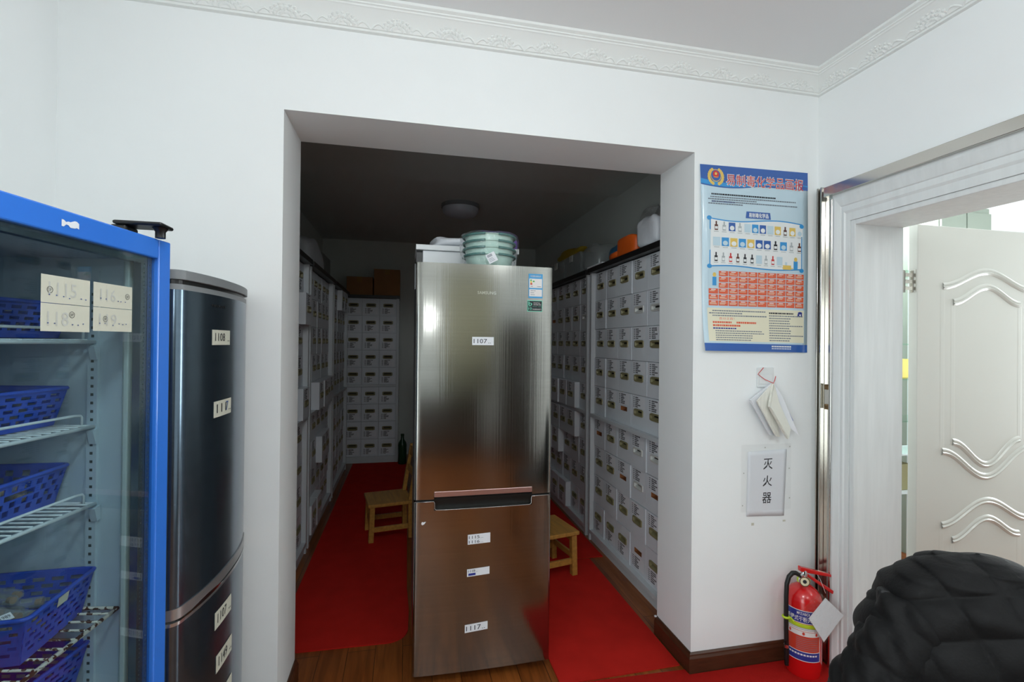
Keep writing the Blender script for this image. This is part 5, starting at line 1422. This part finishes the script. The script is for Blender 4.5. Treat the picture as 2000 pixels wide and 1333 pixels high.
def puff(a, b, sharp=0.45):
    return (abs(math.sin(PI * a)) ** sharp) * (abs(math.sin(PI * b)) ** sharp)
NU, NV = 240, 110
vs = []; fs = []
zs = [0.45 + (0.964 - 0.45) * (1 - (1 - i / NV) ** 1.7) for i in range(NV + 1)]
for i, z in enumerate(zs):
    a, b = interp(z, WID), interp(z, DEP)
    for j in range(NU):
        an = 2 * PI * j / NU
        pw = lambda x, e: math.copysign(abs(x) ** e, x)
        x, y = a * pw(math.cos(an), 0.85), b * pw(math.sin(an), 0.8)
        # quilting coordinates run over the surface: across and down, slightly skewed
        s = x - 0.42 * (0.964 - z) + 0.25 * y
        d = (0.964 - z) + 0.34 * x - 0.35 * y
        k = puff(s / 0.105 + 0.25, d / 0.092 + 0.12, 0.6)
        k2 = 0.006 * math.sin(23 * x + 31 * z) + 0.004 * math.sin(57 * x - 41 * z + 2)
        nv_ = Vector((x / max(a, 0.03) ** 2, y / max(b, 0.03) ** 2, 3.0 if z > 0.95 else 1.2)).normalized()
        h = (0.019 * k + k2 * 0.5) * min(1, (0.972 - z) / 0.03 + 0.35)
        vs.append((x + nv_.x * h, y + nv_.y * h, z + nv_.z * h * 0.7))
for i in range(NV):
    for j in range(NU): fs.append((i * NU + j, i * NU + (j + 1) % NU, (i + 1) * NU + (j + 1) % NU, (i + 1) * NU + j))
mb = MB(); mb.add(vs, fs); mb.build('body', 'jacket_black', jk, smooth=True)
def sleeve(sx):
    P = [Vector(p) for p in ((sx * 0.105, -0.03, 0.835), (sx * 0.155, -0.05, 0.755), (sx * 0.200, -0.06, 0.67), (sx * 0.245, -0.06, 0.57), (sx * 0.265, -0.05, 0.47))]
    NS, NR = 90, 48; vs = []; fs = []
    for i in range(NS + 1):
        t = i / NS * (len(P) - 1); k = min(int(t), len(P) - 2); f = t - k
        f0 = P[max(k - 1, 0)]; f3 = P[min(k + 2, len(P) - 1)]
        c = 0.5 * ((2 * P[k]) + (P[k + 1] - f0) * f + (2 * f0 - 5 * P[k] + 4 * P[k + 1] - f3) * f * f + (3 * P[k] - f0 - 3 * P[k + 1] + f3) * f ** 3)
        tan = (P[k + 1] - P[k]).normalized(); nx = tan.cross(Vector((0, 1, 0))).normalized(); ny = tan.cross(nx)
        R = 0.074 * min(1, math.sqrt(max(0, 1 - (1 - min(1, (i + 2) / 16)) ** 2))) * (1 - 0.12 * i / NS)
        for j in range(NR):
            an = 2 * PI * j / NR
            h = 0.012 * puff(i / NS * 4.2 + 0.25 * math.sin(an), j / NR * 5 + i / NS * 1.2, 0.6) * min(1, i / 8) + 0.003 * math.sin(an * 5 + i * 0.5)
            vs.append(c + (R + h) * (math.cos(an) * nx + math.sin(an) * ny))
    for i in range(NS):
        for j in range(NR): fs.append((i * NR + j, i * NR + (j + 1) % NR, (i + 1) * NR + (j + 1) % NR, (i + 1) * NR + j))
    fs.append(tuple(range(NR))); fs.append(tuple((NS * NR) + j for j in range(NR)))
    m_ = MB(); m_.add(vs, fs); return m_
for sx in (-1, 1): sleeve(sx).build('sleeve', 'jacket_black', jk, smooth=True)

# furniture behind the photographer (seen only as reflections in the steel doors)
t = thing('wardrobe', 'dark wooden wardrobe standing behind the photographer', 'wardrobe', (1.60, -3.75, 0))
MB().box(-0.29, 0.29, -0.3, 0.28, 0, 1.75).build('body', 'dark_wood', t, bevel=0.004)
for s in (-1, 1):
    dd_ = MB().box(0.004 if s > 0 else -0.285, 0.285 if s > 0 else -0.004, 0.2805, 0.30, 0.08, 1.70).build('door', 'dark_wood', t, bevel=0.003)
    MB().box(s * 0.04 - 0.008, s * 0.04 + 0.008, 0.30, 0.32, 0.95, 1.1).build('handle', 'chrome', dd_)
t = thing('desk', 'brown wooden desk standing against the wall behind the photographer', 'desk', (0.05, -4.15, 0))
MB().box(-0.85, 0.85, -0.3, 0.3, 0.71, 0.745).build('top', 'dark_wood', t, bevel=0.004)
MB().box(-0.82, 0.82, 0.22, 0.24, 0.10, 0.7095).build('front_panel', 'dark_wood', t)
for s in (-1, 1): MB().box(s * 0.82 - 0.015, s * 0.82 + 0.015, -0.28, 0.215, 0.001, 0.7095).build('side_panel', 'dark_wood', t)
cu_ = MB(); NC = 120; x0_, x1_ = 0.16, 1.27
P_ = [(x0_ + (x1_ - x0_) * i / NC, YB + 0.06 + 0.022 * math.sin(i * 0.62) + 0.008 * math.sin(i * 1.9)) for i in range(NC + 1)]
cu_.add([(x, y, 0.76) for x, y in P_] + [(x, y, 2.5) for x, y in P_], [(i, i + 1, NC + 2 + i, NC + 1 + i) for i in range(NC)])
tag(cu_.build('curtain', 'curtain_beige', smooth=True, solid=0.003), 'beige curtain drawn across the window behind the photographer', 'curtain')
bpy.context.view_layer.update()
